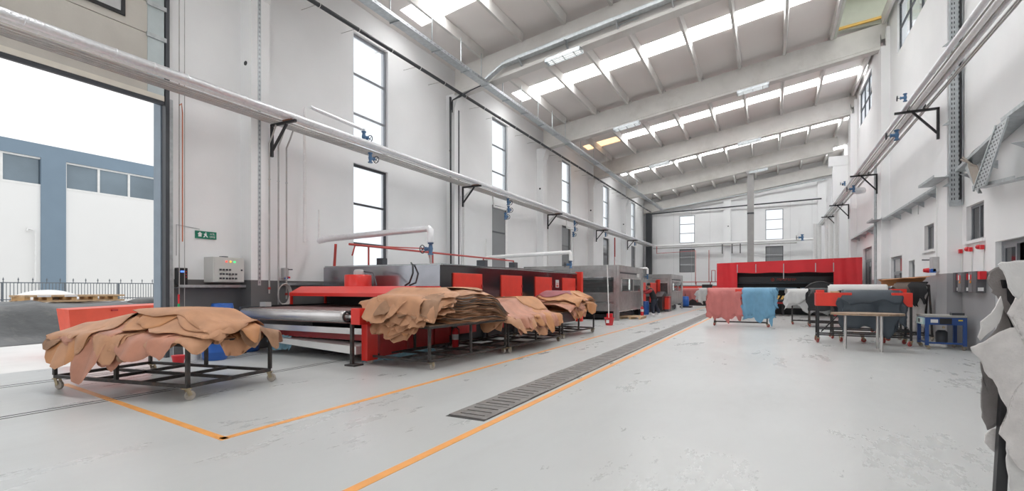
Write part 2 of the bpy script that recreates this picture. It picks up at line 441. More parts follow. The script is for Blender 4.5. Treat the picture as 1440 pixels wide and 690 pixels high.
# purlins
for k in range(len(YS)-1):
    y0, y1 = YS[k]+.24, YS[k+1]-.24
    for i in range(1, 10):
        x = PX_[i]
        z1 = zroof(x)-.003; z0 = z1-.34
        b = MB().prism([(x-.05, z0), (x+.05, z0), (x+.095, z1), (x-.095, z1)], y0, y1, 'y')
        b.build('purlin', M_conc, ceiling)
# beams with flanged section
for y in BEAMS:
    xa, xb = XL+.4, (4.0 if y < 40 else 4.0)
    sec = [(-.17, 0), (.17, 0), (.17, .16), (.11, .24), (.11, .72), (.22, .84), (.22, 1.05), (-.22, 1.05), (-.22, .84), (-.11, .72), (-.11, .24), (-.17, .16)]
    if y > 0: sec = [(-.22, 0), (.22, 0), (.22, .10), (.19, .14), (.19, 1.05), (-.19, 1.05), (-.19, .14), (-.22, .10)]
    n = len(sec); va = [(xa, y+u, zbeam(xa)+w) for u, w in sec]; vb = [(xb, y+u, zbeam(xb)+w) for u, w in sec]
    b = MB().add(va+vb, [tuple(range(n)), tuple(range(2*n-1, n-1, -1))]+[(i, n+i, n+(i+1) % n, (i+1) % n) for i in range(n)])
    b.beam((xb-.01, y, zbeam(xb)+.72), (xb+.28, y, zbeam(xb+.28)+.72), .38, .66)
    b.build('roof_beam', M_conc, ceiling)
# free-standing precast column at the far end
zt = zbeam(-1.45)
cl = MB().box(-1.68, -1.22, 43.08, 43.52, 0, zt-.25).prism([(-1.68, zt-.25), (-1.22, zt-.25), (-1.1, zt), (-1.8, zt)], 43.05, 43.55, 'y')
o = cl.build('concrete_column', mat('weathered_concrete', (.36, .35, .34), .85, var=.1, scale=1.5), kind='structure')
MB().box(-1.69, -1.21, 43.07, 43.53, 7.2, 7.32).build('joint_band', M_dark, o)

# ---------------------------------------------------------------- windows and doors
wn = [0]
def window_x(x, ya, yb, zs, face, frame_m, pane_m, name='window', vs_=(), thick=.07, d=.06):
    """window in an X wall; zs = heights of horizontal bars incl. ends; vs_ = y of extra mullions"""
    wn[0] += 1
    t = thing('window_%d' % wn[0], (x, (ya+yb)/2, zs[0]), kind='structure')
    b = MB(); w = thick
    b.box(x-d/2, x+d/2, ya, ya+w, zs[0], zs[-1]).box(x-d/2, x+d/2, yb-w, yb, zs[0], zs[-1])
    b.box(x-d/2, x+d/2, ya+w, yb-w, zs[0], zs[0]+w).box(x-d/2, x+d/2, ya+w, yb-w, zs[-1]-w, zs[-1])
    b.build('window_frame', frame_m, t)
    ysr = [ya+w]+list(vs_)+[yb-w]
    for z in zs[1:-1]: MB().box(x-d/2, x+d/2, ya+w, yb-w, z-w*.4, z+w*.4).build('window_bar', frame_m, t)
    for yv in vs_: MB().box(x-d/2-.002, x+d/2+.002, yv-w*.35, yv+w*.35, zs[0]+w, zs[-1]-w).build('window_bar', frame_m, t)
    for a, c_ in zip(zs[:-1], zs[1:]):
        for p, q in zip(ysr[:-1], ysr[1:]):
            MB().box(x-.006, x+.006, p+.01, q-.01, a+w*.45, c_-w*.45).build('window_pane', pane_m, t)
    return t
for i, y in enumerate(WIN_Y):
    window_x(XL-.12, y-.79, y+.79, [5.78, 7.0, 8.25, 9.5], 1, M_alu, M_glass)
    window_x(XL-.12, y-.79, y+.79, [1.65, 2.9, 4.15, 5.4], 1, M_dark, M_glass if i == 0 else M_glassd, thick=.08)
def window_y(y, xa, xb, zs, frame_m, pane_m):
    wn[0] += 1
    t = thing('window_%d' % wn[0], ((xa+xb)/2, y, zs[0]), kind='structure'); w = .06
    MB().box(xa, xa+w, y-.03, y+.03, zs[0], zs[-1]).box(xb-w, xb, y-.03, y+.03, zs[0], zs[-1]).box(xa+w, xb-w, y-.03, y+.03, zs[0], zs[0]+w).box(xa+w, xb-w, y-.03, y+.03, zs[-1]-w, zs[-1]).build('window_frame', frame_m, t)
    for z in zs[1:-1]: MB().box(xa+w, xb-w, y-.03, y+.03, z-.03, z+.03).build('window_bar', frame_m, t)
    for a, c_ in zip(zs[:-1], zs[1:]): MB().box(xa+w, xb-w, y-.006, y+.006, a+.04, c_-.04).build('window_pane', pane_m, t)
for xa, xb, zt in ((-8.15, -6.7, 8.6), (-.5, .95, 8.7)):
    window_y(YB+.1, xa, xb, [5.9, 6.85, 7.75, zt], M_alu, M_glass)
    window_y(YB+.1, xa, xb, [3.0, 3.75, 4.5, 5.3], M_dark, M_glassd)
window_x(XR+.1, 19.0, 23.8, [10.4, 11.35, 12.3], 1, M_dark, M_glass, vs_=(20.6, 22.2), thick=.06)
window_x(XR+.1, 29.3, 33.2, [10.2, 11.1, 12.05], 1, M_dark, M_glass, vs_=(30.6, 31.9), thick=.06)
# small sliding windows of the offices
for ya, yb, za, zb in ((15.0, 16.15, 2.62, 3.48), (18.95, 19.98, 2.64, 3.42)):
    t = window_x(XR+.12, ya, yb, [za, zb], 1, M_alu, M_dkglass, vs_=((ya+yb)/2,), thick=.06)
    MB().box(XR-.06, XR+.1, ya-.08, yb+.08, za-.07, za).build('window_sill', M_wall, t)
# office doors
dn = [1]
def door_x(ya, yb, zt, panes=1, red=False, open_=False):
    dn[0] += 1
    t = thing('door_%d' % dn[0], (XR+.15, (ya+yb)/2, 0), kind='structure'); x0, x1 = XR+.1, XR+.17
    MB().box(x0, x1, ya, ya+.07, 0, zt).box(x0, x1, yb-.07, yb, 0, zt).box(x0, x1, ya+.07, yb-.07, zt-.09, zt).build('door_frame', M_alu, t)
    step = (yb-ya-.14)/panes
    for k in range(panes):
        a = ya+.07+k*step; q = a+step
        zz = zt-.65 if zt > 2.6 else zt-.09
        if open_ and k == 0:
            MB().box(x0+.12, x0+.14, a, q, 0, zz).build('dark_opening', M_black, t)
        else:
            MB().box(x0+.01, x1-.01, a, a+.06, 0, zz).box(x0+.01, x1-.01, q-.06, q, 0, zz).box(x0+.01, x1-.01, a+.06, q-.06, 0, .1).box(x0+.01, x1-.01, a+.06, q-.06, zz-.06, zz).build('door_leaf', M_alu, t)
            MB().box(x0+.03, x0+.04, a+.06, q-.06, .1, zz-.06).build('door_pane', M_dkglass, t)
        if zt > 2.6:
            MB().box(x0, x1, a, q, zz, zz+.08).build('door_transom', M_alu, t)
            MB().box(x0+.03, x0+.045, a+.03, q-.03, zz+.08, zt-.09).build('transom_pane', M_dred if (red and k == 0) else M_grayp, t)
    return t
d5 = door_x(12.9, 14.35, 2.48, 2, open_=True)
door_x(21.2, 22.0, 2.43, 1); door_x(23.05, 25.0, 2.7, 2, red=True, open_=True); door_x(29.3, 31.9, 3.5, 3)
# dark office interior behind the openings
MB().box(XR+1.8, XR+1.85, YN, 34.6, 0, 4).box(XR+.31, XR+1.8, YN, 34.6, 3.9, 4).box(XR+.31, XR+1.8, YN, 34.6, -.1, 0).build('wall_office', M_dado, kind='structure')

# large sectional door, rolled up against the left wall
door = thing('door_1', (XL+.08, 3.3, 5.5), kind='structure')
M_doorp = mat('sectional_door_panel', (.52, .49, .44), .55, var=.04, scale=2, bump=.15, bscale=14)
z = 5.47
for k in range(7):
    h = .655
    b = MB().box(XL+.03, XL+.09, .2, 6.02, z, z+h-.012, .008)
    p = b.build('door_panel', M_doorp, door)
    if k == 2:
        for (ya, yb) in ((1.0, 1.75), (2.3, 3.05), (3.4, 4.15), (4.55, 5.37)):
            pass
    MB().box(XL+.088, XL+.10, 5.78, 6.1, z, z+h-.012).build('end_plate', mat('end_plate_zinc', (.50, .56, .57), .4, .5), door)
    MB().beam((XL+.10, 5.76, z+h-.02), (XL+.10, 6.14, z+h-.02), .05, .09).build('door_hinge', M_galv, door)
    MB().box(XL+.09, XL+.10, 4.1, 4.2, z+h-.05, z+h+.04).build('door_hinge', M_galv, door)
    z += h
for (ya, yb) in ((1.0, 2.3), (4.15, 5.37)):
    f_ = MB().box(XL+.09, XL+.12, ya, yb, 6.93, 7.0).box(XL+.09, XL+.12, ya, yb, 7.33, 7.4).box(XL+.09, XL+.12, ya, ya+.07, 7, 7.33).box(XL+.09, XL+.12, yb-.07, yb, 7, 7.33).build('door_window', M_black, door)
    MB().box(XL+.092, XL+.1, ya+.07, yb-.07, 7, 7.33).build('window_pane', M_grayp, f_)
MB().box(XL+.02, XL+.1, .3, 6.1, 5.38, 5.46).build('bottom_seal', M_dark, door)
MB().box(XL+.03, XL+.11, .3, 6.1, 5.462, 5.57).build('bottom_strip', mat('cream_strip', (.7, .66, .58), .6), door)
MB().box(XL-.02, XL+.12, 6.12, 6.2, 0, 9.9).build('door_rail', M_dark, door)
MB().box(XL-.18, XL+.06, 6.2, 6.3, 0, 5.56).build('door_rail', M_galv, door)
MB().box(XL-.30, XL-.04, 6.1, 6.2, 0, 5.5).build('door_seal', mat('blue_grey_seal', (.25, .31, .37), .5), door)
MB().tube([(XL+.15, 6.38, .3), (XL+.15, 6.38, 9.6)], .012, 6).tube([(XL+.17, 6.48, .8), (XL+.17, 6.48, 9.6)], .008, 6).build('door_cord', M_pipe, door)
MB().tube([(XL+.2, 6.36, 5.45), (XL+.2, 6.40, 5.5), (XL+.2, 6.42, 5.3), (XL+.2, 6.42, 2.5)], .012, 6).build('red_cable', mat('orange_cable', (.65, .2, .1), .5), door)
MB().tube([(XL+.2, 6.34, 1.35), (XL+.2, 6.34, 1.15)], .02, 8).build('pull_handle', M_red_p, door, label='red grip on the door cord')
MB().tube([(XL+.2, 6.34, 1.15), (XL+.2, 6.34, 1.0)], .024, 8).build('pull_handle', mat('green_plastic', (.02, .4, .15), .4), door, label='green grip on the door cord')

# ---------------------------------------------------------------- pipe runs, valves, trays
def valve_parts(parent, c, axis='y', wheel=True, s=1., flip=1):
    """cast gate valve: body with two flanges, bonnet and handwheel; pipe axis vertical, bonnet along `axis`"""
    x, y, z = c
    b = MB().lathe([(.07*s, -.15*s), (.07*s, -.12*s), (.042*s, -.115*s), (.05*s, -.05*s), (.062*s, 0), (.05*s, .05*s), (.042*s, .115*s), (.07*s, .12*s), (.07*s, .15*s)], 12, c)
    d = {'y': (0, flip, 0), 'x': (flip, 0, 0)}[axis]
    e = lambda t: (x+d[0]*t*s, y+d[1]*t*s, z)
    b.tube([e(.04), e(.13)], .045*s, 10).tube([e(.13), e(.16)], .058*s, 10)
    v = b.build('valve_body', M_valve, parent)
    w = MB().tube([e(.16), e(.27)], .012*s, 6).torus(e(.25), .10*s, .012*s, axis)
    for k in range(4):
        a = PI/4+k*PI/2; p = e(.25); q = list(p)
        if axis == 'y': q[0] += .1*s*math.cos(a); q[2] += .1*s*math.sin(a)
        else: q[1] += .1*s*math.cos(a); q[2] += .1*s*math.sin(a)
        w.tube([p, q], .008*s, 5)
    w.build('handwheel', M_iron, v)
    return v
def bands(b, x, y0, y1, z, r, step=1.0):
    y = y0
    while y < y1: b.lathe([(r, 0), (r+.006, .004), (r+.006, .02), (r, .024)], 12, (x, y, z), 'y'); y += step

rk = thing('pipe_rack', (-10.9, 25, 5.4), 'long rack of silver insulated steam pipes carried on brackets along the left wall', 'pipes')
for x, z, r, m, nm in ((-10.45, 5.70, .08, M_insul, 'insulated_pipe'), (-10.63, 5.67, .045, M_insulw, 'insulated_pipe')):
    b = MB().tube([(x, -3, z), (x, 20, z), (x, 35, z), (x, 51.2, z)], r, 14); bands(b, x, 1, 45, z, r, .62 if r > .06 else .9); b.build(nm, m, rk)
for x, r in ((-10.76, .026), (-10.87, .022), (-10.98, .026), (-11.06, .018), (-11.15, .022)):
    MB().tube([(x, -3, 5.60+r), (x, 51.2, 5.60+r)], r, 8).build('thin_pipe', M_pipe, rk)
for y in (8.45, 17.25, 26.0, 34.8, 43.6):
    br = MB().beam((-11.2, y, 5.57), (-10.3, y, 5.57), .06, .06).box(-11.2, -11.14, y-.03, y+.03, 4.78, 5.60).build('bracket', M_black, rk)
    MB().beam((-11.17, y, 4.92), (-10.62, y, 5.54), .05, .05).build('brace', M_black, br)
    MB().box(-10.72, -10.42, y-.05, y+.05, 5.60, 5.63).build('pipe_shoe', mat('rusty_shoe', (.22, .10, .06), .7), br)
for y, z, zz in ((11.35, 5.36, 0), (20.15, 5.38, 0), (20.2, 5.05, 1), (28.8, 5.4, 0), (28.85, 5.05, 1), (35.2, 5.3, 0), (43.9, 5.3, 0)):
    v = valve_parts(rk, (-10.62, y, z), 'y')
valve_parts(rk, (-10.62, 19.9, 4.7), 'y'); valve_parts(rk, (-10.62, 28.6, 4.7), 'y')
for y in (20.0, 28.7):
    b = MB().tube([(-10.62, y, 4.55), (-10.62, y, 2.2)], .06, 12)
    b.tube([(-10.62, y-.1, 5.0), (-10.62, y-1.15, 4.98), (-10.62, y-1.22, 5.4)], .05, 10); b.build('drop_pipe', M_insulw, rk)
for y in (19.4, 28.2):
    MB().tube([(-10.9, y-1.9, 5.5), (-11.3, y-1.9, 5.2), (-11.3, y-1.9, 1.7)], .045, 8).tube([(-11.1, y-1.7, 5.5), (-11.4, y-1.7, 5.2), (-11.4, y-1.7, 1.7)], .03, 8).build('drop_pipe', M_insulw, rk)
MB().tube([(-10.9, 38.6, 5.4), (-10.9, 38.6, 1.8)], .05, 8).build('drop_pipe', M_redpipe, rk, label='dark red drop pipe')

br = thing('steam_branch', (-11.3, 10, 5.6), 'thin foil wrapped branch pipe rising past the tall window nearest the big door', 'pipe')
MB().tube([(-11.42, 9.66, 2.75), (-11.42, 9.66, 6.4), (-11.40, 9.68, 6.45)], .04, 8).build('riser_pipe', M_insulw, br)
MB().tube([(-10.95, 9.45, 6.32), (-10.62, 11.0, 6.12)], .05, 10).build('branch_pipe', M_insul, br)
valve_parts(br, (-10.62, 11.08, 5.92), 'y')
MB().tube([(-10.62, 11.08, 6.1), (-10.62, 11.08, 6.14)], .05, 8).tube([(-10.62, 10.7, 6.15), (-10.62, 10.7, 6.3)], .008, 6).build('elbow', M_insul, br)
def overhead(name, y, x0, x1, z, zb, label, r=.085):
    t = thing(name, (x1, y, zb), label, 'pipe')
    b = MB().tube([(x0, y, z-.12), (x0+.3, y, z-.08), (x1-.06, y, z+.02), (x1, y, z-.04), (x1, y, z-.32)], r, 12)
    b.build('insulated_pipe', M_insul if y < 15 else M_insulw, t)
    MB().tube([(x0, y, z-.1), (x0, y, z+.75)], .03, 8).build('riser_pipe', M_insulw, t)
    valve_parts(t, (x1, y, z-.48), 'x', flip=-1)
    MB().tube([(x1, y, z-.6), (x1, y, zb)], .03, 8).build('stub_pipe', M_pipe, t)
    return t
overhead('steam_pipe', 10.05, -11.3, -7.45, 2.93, 2.1, 'foil wrapped steam pipe crossing above the black dryer front with blue valve')
o2 = overhead('steam_pipe', 19.35, -11.3, -7.3, 2.92, 2.1, 'white wrapped steam pipe crossing above the rear end of the black dryer')
overhead('steam_pipe', 30.2, -8.5, -6.55, 2.62, 1.9, 'short white steam pipe above the second steel cabin', .07)

rp = thing('red_fire_pipe', (-10.6, 14, 2.6), 'red painted pipe run above the roof of the black dryer', 'pipe')
MB().tube([(-9.7, 9.6, 2.62), (-9.7, 18.9, 2.62)], .03, 8).build('pipe', M_redpipe, rp)
MB().tube([(-9.9, 9.9, 2.35), (-9.9, 10.0, 2.62), (-9.75, 13.0, 2.74), (-9.75, 13.2, 2.2)], .022, 8).build('pipe', M_redpipe, rp)
for y in (10.3, 13.2, 16.4, 18.9): MB().tube([(-9.7, y, 2.62), (-9.7, y, 2.08)], .025, 8).build('post', M_redpipe, rp)
MB().tube([(-10.55, 9.9, 2.08), (-10.5, 9.9, 2.68)], .035, 8).build('red_prop', M_redpipe, rp)

# upper cable tray hung under the purlins, and the black cable pipe along the wall
ct = thing('cable_tray', (-9.6, 25, 9.1), 'galvanised cable tray hung on rods high along the left wall', 'cable tray')
MB().box(-9.72, -9.42, -3, 51, 9.1, 9.105).box(-9.725, -9.715, -3, 51, 9.1, 9.2).box(-9.425, -9.415, -3, 51, 9.1, 9.2).build('tray', M_galv, ct)
b = MB(); y = 3
while y < 30:
    b.box(-9.4149, -9.413, y, y+.07, 9.14, 9.155); y += .19
b.build('perforation', M_dark, ct, kind='stuff')
for y in (11.2, 13.2, 14.9, 16.3, 18.0, 19.7, 21.5, 23.2, 25.0, 27.4, 29.8, 32.2, 35.5, 38, 41, 44, 47):
    MB().box(-9.75, -9.725, y, y+.025, 9.08, 10.33).box(-9.75, -9.38, y, y+.03, 9.07, 9.1).build('hanger', M_galv, ct)
bp = thing('cable_pipe', (-10.8, 25, 9.1), 'black cable pipe fixed high along the whole left wall', 'pipe')
MB().tube([(-10.8, -3, 9.08), (-10.8, 51.3, 9.08)], .06, 10).build('pipe', M_blkpipe, bp)
MB().tube([(-10.98, -3, 9.2), (-10.98, 51.3, 9.2)], .022, 6).build('thin_pipe', M_pipe, bp)
for k in range(30):
    y = 9.6+1.45*k
    MB().torus((-10.8, y, 9.08), .064, .01, 'y', 12, 5).build('clamp', M_whitep, bp)
    MB().tube([(-11.6, y+.1, 9.2), (-10.98, y+.1, 9.2), (-10.8, y, 9.15)], .008, 5).build('hook', M_pipe, bp)
MB().tube([(-11.25, 16.45, 9.0), (-11.25, 16.5, 4.8), (-11.25, 16.5, 1.7)], .035, 8).tube([(-11.32, 16.6, 9.05), (-11.32, 16.6, 1.7)], .03, 8).build('drop_cable', M_blkpipe, bp)
for k in range(3):
    MB().tube([(-11.28+.05*k, 16.5, 8.6-.1*k), (-11.2, 16.55, 8.9), (-10.9, 16.62, 9.0+.03*k), (-10.3, 16.5, 9.12), (-9.8, 16.45, 9.2)], .022, 6).build('cable_bend', M_blkpipe, bp)
vc = MB().box(-11.24, -11.19, 8.08, 8.16, 1.55, 9.3).build('wall_conduit', M_galv, label='narrow perforated conduit down the pilaster nearest the control cabinet', cat='conduit')
b = MB(); z = 1.6
while z < 9.2: b.box(-11.19, -11.188, 8.10, 8.14, z, z+.05); z += .11
b.build('slot_row', M_alu, vc, kind='stuff')
vc = MB().box(-11.24, -11.19, 16.95, 17.03, 1.55, 9.0).build('wall_conduit', M_blkpipe, label='dark conduit down the pilaster between first and second tall windows', cat='conduit')
MB().tube([(-11.19, 17.12, 5.2), (-11.19, 17.12, 3.4), (-11.19, 17.16, 2.6), (-11.19, 17.1, 1.8)], .007, 5).build('loose_cord', M_dark, vc)

# vertical pipes with hose near the control cabinet
t = thing('air_line', (-11.3, 8.4, 1.2), 'three thin steel pipes with coiled hose dropping beside the control cabinet', 'pipes')
for y, zb_ in ((8.36, 1.35), (8.62, .9), (8.86, 1.2)):
    MB().tube([(-10.9, y, 5.52), (-11.02, y, 5.3), (-11.15, y, 5.1), (-11.15, y, zb_)], .02, 8).build('pipe', M_pipe, t)
    MB().torus((-11.15, y, 4.2), .026, .01, 'z', 10, 5).build('coupling', M_galv, t)
    MB().box(-11.18, -11.12, y-.02, y+.02, zb_+.1, zb_+.16).build('tap', M_redpipe, t)
b = MB()
for k in range(4):
    pts = [(-11.08+.02*k, 8.72+(.17+.012*k)*math.cos(a*PI/10), 1.32+(.24+.012*k)*math.sin(a*PI/10)) for a in range(21)]
    b.tube(pts, .012, 6)
b.build('hose', mat('clear_hose', (.55, .52, .5), .4), t)
# beam tray and lamps
bt = thing('beam_tray', (-5, 16.45, 10), 'galvanised cable tray running up the face of the nearest roof beam', 'cable tray')
def bz(x): return zbeam(x)+.42
for off, w, h in ((0, .02, .30), ):
    MB().beam((-8.9, 16.62, bz(-8.9)), (2.2, 16.62, bz(2.2)), .02, .26).beam((-8.9, 16.5, bz(-8.9)-.13), (2.2, 16.5, bz(2.2)-.13), .26, .012).beam((-8.9, 16.38, bz(-8.9)-.08), (2.2, 16.38, bz(2.2)-.08), .012, .10).build('tray', M_galv, bt)
MB().beam((-9.6, 16.45, bz(-9.6)-.42), (-8.9, 16.5, bz(-8.9)-.08), .24, .06).build('tray_ramp', M_galv, bt)
for x in (-8.2, -6.4, -4.6, -2.8, -1.0): MB().beam((x, 16.68, bz(x)-.3), (x, 16.34, bz(x)-.12), .05, .05).build('tray_bracket', M_galv, bt)
MB().lathe([(.01, -.06), (.05, -.045), (.06, 0), (.05, .045), (.01, .06)], 12, (-3.0, 16.3, bz(-3.0)+.05)).build('blue_cap', mat('bright_blue_plastic', (.02, .22, .62), .3), bt, label='round bright blue cap on the tray')
ks = MB().tube([(-4.6, 16.66, zbeam(-4.6)+.16), (-4.5, 16.66, zbeam(-4.5)+.22), (-3.9, 16.66, zbeam(-3.9)+.22)], .02, 6)
ks.build('steel_pin', M_galv, bt)

M_tube_ = mat('fluorescent_tube', (.9, .9, .9), .3, emit=(1, .98, .95), estr=1.2)
M_tube_r = mat('glowing_red_tube', (.9, .4, .3), .3, emit=(1, .35, .25), estr=1.0)
def lamp(x, y, hot, label):
    z = zbeam(x)-.22
    t = thing('ceiling_lamp', (x, y, z), label, 'lamp', 'louvred lamps under the roof beams')
    L_ = 1.3; k = .1455
    c = lambda u, v, w: (x+u, y+v, z+w+u*k)
    def bx(b, u0, u1, v0, v1, w0, w1):
        vs_ = [c(u0,v0,w0),c(u1,v0,w0),c(u1,v1,w0),c(u0,v1,w0),c(u0,v0,w1),c(u1,v0,w1),c(u1,v1,w1),c(u0,v1,w1)]
        return b.add(vs_, [(3,2,1,0),(4,5,6,7),(0,1,5,4),(1,2,6,5),(2,3,7,6),(3,0,4,7)])
    b = MB(); bx(b, -.65, .65, -.19, .19, .06, .1); bx(b, -.65, .65, -.2, -.18, -.02, .1); bx(b, -.65, .65, .18, .2, -.02, .1); bx(b, -.66, -.64, -.2, .2, -.02, .1); bx(b, .64, .66, -.2, .2, -.02, .1)
    b.build('housing', M_galv, t)
    for v in (-.12, 0, .12): MB().tube([c(-.6, v, .03), c(.6, v, .03)], .02, 8).build('tube', M_tube_, t)
    for v in (-.06, .06):
        b = MB(); bx(b, -.64, .64, v-.006, v+.006, -.01, .06); b.build('reflector_fin', M_galv, t)
    for u in (-.4, 0, .4):
        b = MB(); bx(b, u-.01, u+.01, -.19, .19, -.02, .01); b.build('louvre', M_galv, t)
    MB().tube([c(-.5, 0, .1), c(-.5, .05, .26)], .012, 6).tube([c(.5, 0, .1), c(.5, .05, .26)], .012, 6).build('hanger', M_galv, t)
for x, y, l in ((-6.5, 16.55, 'louvred lamp under the nearest roof beam, left of centre'), (-.75, 25.2, 'louvred lamp under the second roof beam, right of centre'),
                (-6.5, 25.2, 'louvred lamp under the second roof beam, near the left wall'), (-1.2, 34.0, 'louvred lamp under the third roof beam, right of centre'),
                (-6.6, 34.0, 'louvred lamp under the third roof beam, towards the left wall'), (-.9, 42.9, 'louvred lamp under the fourth roof beam, beside the concrete column head')):
    lamp(x, y, False, l)

# far wall pipes
t = thing('far_wall_pipes', (-4, 51.5, 5.5), 'white wrapped pipe and thin red pipe crossing the far wall below the windows', 'pipes')
MB().tube([(-10.4, 51.4, 5.64), (3.3, 51.4, 5.75)], .11, 10).build('insulated_pipe', M_insulw, t)
MB().tube([(-10.6, 51.5, 5.42), (2, 51.5, 5.5)], .045, 8).build('thin_pipe', M_pipe, t)
MB().tube([(-10.2, 51.3, 5.6), (-10.2, 51.3, 4.9), (-6.55, 51.4, 5.05), (-6.55, 51.4, 1.8)], .035, 8).build('red_pipe', M_redpipe, t)
MB().tube([(-5.35, 51.6, 5.1), (-5.35, 51.6, 2.0)], .03, 8).build('red_pipe', M_redpipe, t)
for x in (-4.15, -3.3, -2.6): MB().tube([(x, 51.5, 5.6), (x, 51.5, 4.7)], .05, 6).build('dark_stub', M_blkpipe, t)
t2 = thing('far_cable_pipe', (-4, 51.6, 9), 'black cable pipe rising across the upper far wall', 'pipe')
MB().tube([(-11.0, 51.62, 8.93), (3.9, 51.62, 9.3)], .06, 8).build('pipe', M_blkpipe, t2)
MB().box(-11.3, -10.75, 51.3, 51.75, 0, 8.95).build('corner_duct', M_blkpipe, t2)
tr_ = MB().beam((-9.9, 51.4, 9.25), (4.2, 51.4, 9.25+14.1*.12), .2, .06).build('far_cable_tray', M_galv, label='galvanised cable tray sloping along the top of the far wall', cat='cable tray')

# right wall pipe rack
rr = thing('pipe_rack', (3.5, 20, 6.2), 'bundle of silver pipes on black brackets along the upper right wall', 'pipes')
for x, r, m in ((3.22, .06, M_insul), (3.42, .055, M_insulw), (3.56, .045, M_insul)):
    b = MB().tube([(x, 3, 6.3+r), (x, 20, 6.3+r), (x, 45.5, 6.3+r)], r, 12); bands(b, x, 4, 44, 6.3+r, r, 1.3); b.build('insulated_pipe', m, rr)
for x in (3.31, 3.49, 3.67, 3.72): MB().tube([(x, 3, 6.32), (x, 45.5, 6.32)], .02, 8).build('thin_pipe', M_pipe, rr)
for y, zz in ((17.1, 1), (25.9, 1), (34.6, 1), (40.0, 1), (7.9, 1)):
    k = MB().beam((3.0, y, 6.27), (3.97, y, 6.27), .06, .06).box(3.91, 3.97, y-.03, y+.03, 5.45, 6.3).build('bracket', M_black, rr)
    MB().beam((3.94, y, 5.6), (3.4, y, 6.25), .05, .05).build('brace', M_black, k)
    MB().box(3.28, 3.34, y-.04, y+.04, 6.3, 6.5).build('pipe_clip', M_black, k); MB().box(3.62, 3.68, y-.04, y+.04, 6.3, 6.48).build('pipe_clip', M_black, k)
valve_parts(rr, (3.25, 18.2, 5.95), 'x', flip=-1); valve_parts(rr, (3.2, 16.9, 6.62), 'x', flip=-1, s=.7)
valve_parts(rr, (3.25, 26.9, 5.9), 'x', flip=-1); valve_parts(rr, (3.2, 29.5, 6.62), 'x', flip=-1, s=.7)
MB().lathe([(.05, -.25), (.13, -.2), (.15, 0), (.13, .2), (.05, .25)], 12, (3.5, 27.2, 5.85), 'x').build('trap_drum', M_insul, rr)
valve_parts(rr, (2.4, 50.9, 5.9), 'x', flip=-1, s=1.8)
for x, y, zt in ((3.05, 46.0, 6.5), (3.3, 45.6, 6.3), (3.45, 41.5, 6.3), (3.62, 40.8, 6.4), (3.72, 38.2, 6.5)):
    MB().tube([(x, y, .1), (x, y, zt)], .14, 10).build('drop_pipe', M_insulw, rr)
MB().tube([(3.95, 26.2, 0.1), (3.95, 26.2, 6.9)], .06, 8).build('riser_conduit', M_galv, rr)

# right wall cable trays
def tray(name, p, q, w, label=None, parent=None, holes=False, side=(0, 0, 1)):
    b = MB().beam(p, q, w, .01, side)
    P, Q = Vector(p), Vector(q); d = (Q-P).normalized(); a = d.cross(Vector(side)).normalized()*w/2; u = a.cross(d).normalized()*.03
    b.beam(P+a+u, Q+a+u, .012, .07, side).beam(P-a+u, Q-a+u, .012, .07, side)
    return b.build(name, M_galv, parent)
wt = thing('wall_tray', (4.1, 20, 4.2), 'galvanised cable tray on the right wall above the small office windows', 'cable tray')
tray('tray', (4.12, 15.9, 4.32), (4.12, 12.0, 4.72), .26, parent=wt)
tray('tray', (3.80, 16.2, 4.28), (3.80, 17.7, 4.28), .30, parent=wt)
tray('tray', (4.12, 17.4, 4.22), (4.12, 25.1, 4.22), .26, parent=wt)
tray('tray', (3.80, 24.9, 4.26), (3.80, 26.3, 4.26), .30, parent=wt)
tray('tray', (4.12, 26.1, 4.2), (4.12, 34.1, 4.2), .26, parent=wt)
for y in (12.6, 14.2, 15.5, 18.4, 20.0, 21.6, 23.2, 27.0, 29.0, 31.0, 33.0): MB().prism([(XR, 4.02), (XR, 4.2), (XR-.3, 4.2)], y, y+.03, 'y').build('tray_bracket', M_galv, wt)
b = MB()
for k in range(7):
    pts = [(4.02+.03*k+.02*math.sin(k+y*.9), 12.2+.42*y, 4.76-.042*y+.03*math.sin(k*2+y*1.3)) for y in range(10)]
    b.tube(pts, .012, 5)
b.build('cable_bundle', mat('grey_cable', (.26, .25, .24), .5), wt, kind='stuff')
MB().tube([(4.1, 19.9, 4.2), (4.1, 19.9, 3.8)], .012, 6).build('cable_tail', M_grayp, wt)
vt = thing('riser_tray', (4.12, 16.35, 3.6), 'upright perforated cable tray beside the nearest right hand pilaster', 'cable tray')
MB().box(3.98, 4.24, 16.35, 16.36, 3.55, 10.4).box(3.98, 3.99, 16.28, 16.36, 3.55, 10.4).box(4.23, 4.24, 16.28, 16.36, 3.55, 10.4).build('tray', M_galv, vt)
b = MB(); z = 3.7
while z < 10.2:
    for x in (4.03, 4.08, 4.17): b.box(x, x+.02, 16.346, 16.349, z, z+.06)
    z += .12
b.build('perforation', M_dark, vt, kind='stuff')
MB().tube([(4.2, 16.32, 10.4), (4.2, 16.32, 3.7)], .02, 6).build('cable', M_black, vt)
for z in (4.05, 5.6, 7.6): MB().prism([(3.85, z), (4.0, z+.12), (4.0, z)], 16.3, 16.36, 'y').build('stay', M_galv, vt)
zt_ = thing('loose_tray', (3.95, 13.6, 3.5), 'zigzag of bent perforated tray with hanging grey cables on the right wall', 'cable tray')
M_perf = M_galv
tray('tray', (4.05, 15.35, 4.4), (3.95, 14.15, 3.62), .22, parent=zt_, side=(1, 0, 0))
tray('tray', (3.95, 14.15, 3.62), (4.0, 12.2, 3.45), .22, parent=zt_)
P = [(3.80, 13.95, 3.55), (3.80, 13.25, 3.55), (3.85, 12.35, 4.62), (3.85, 12.9, 4.62)]
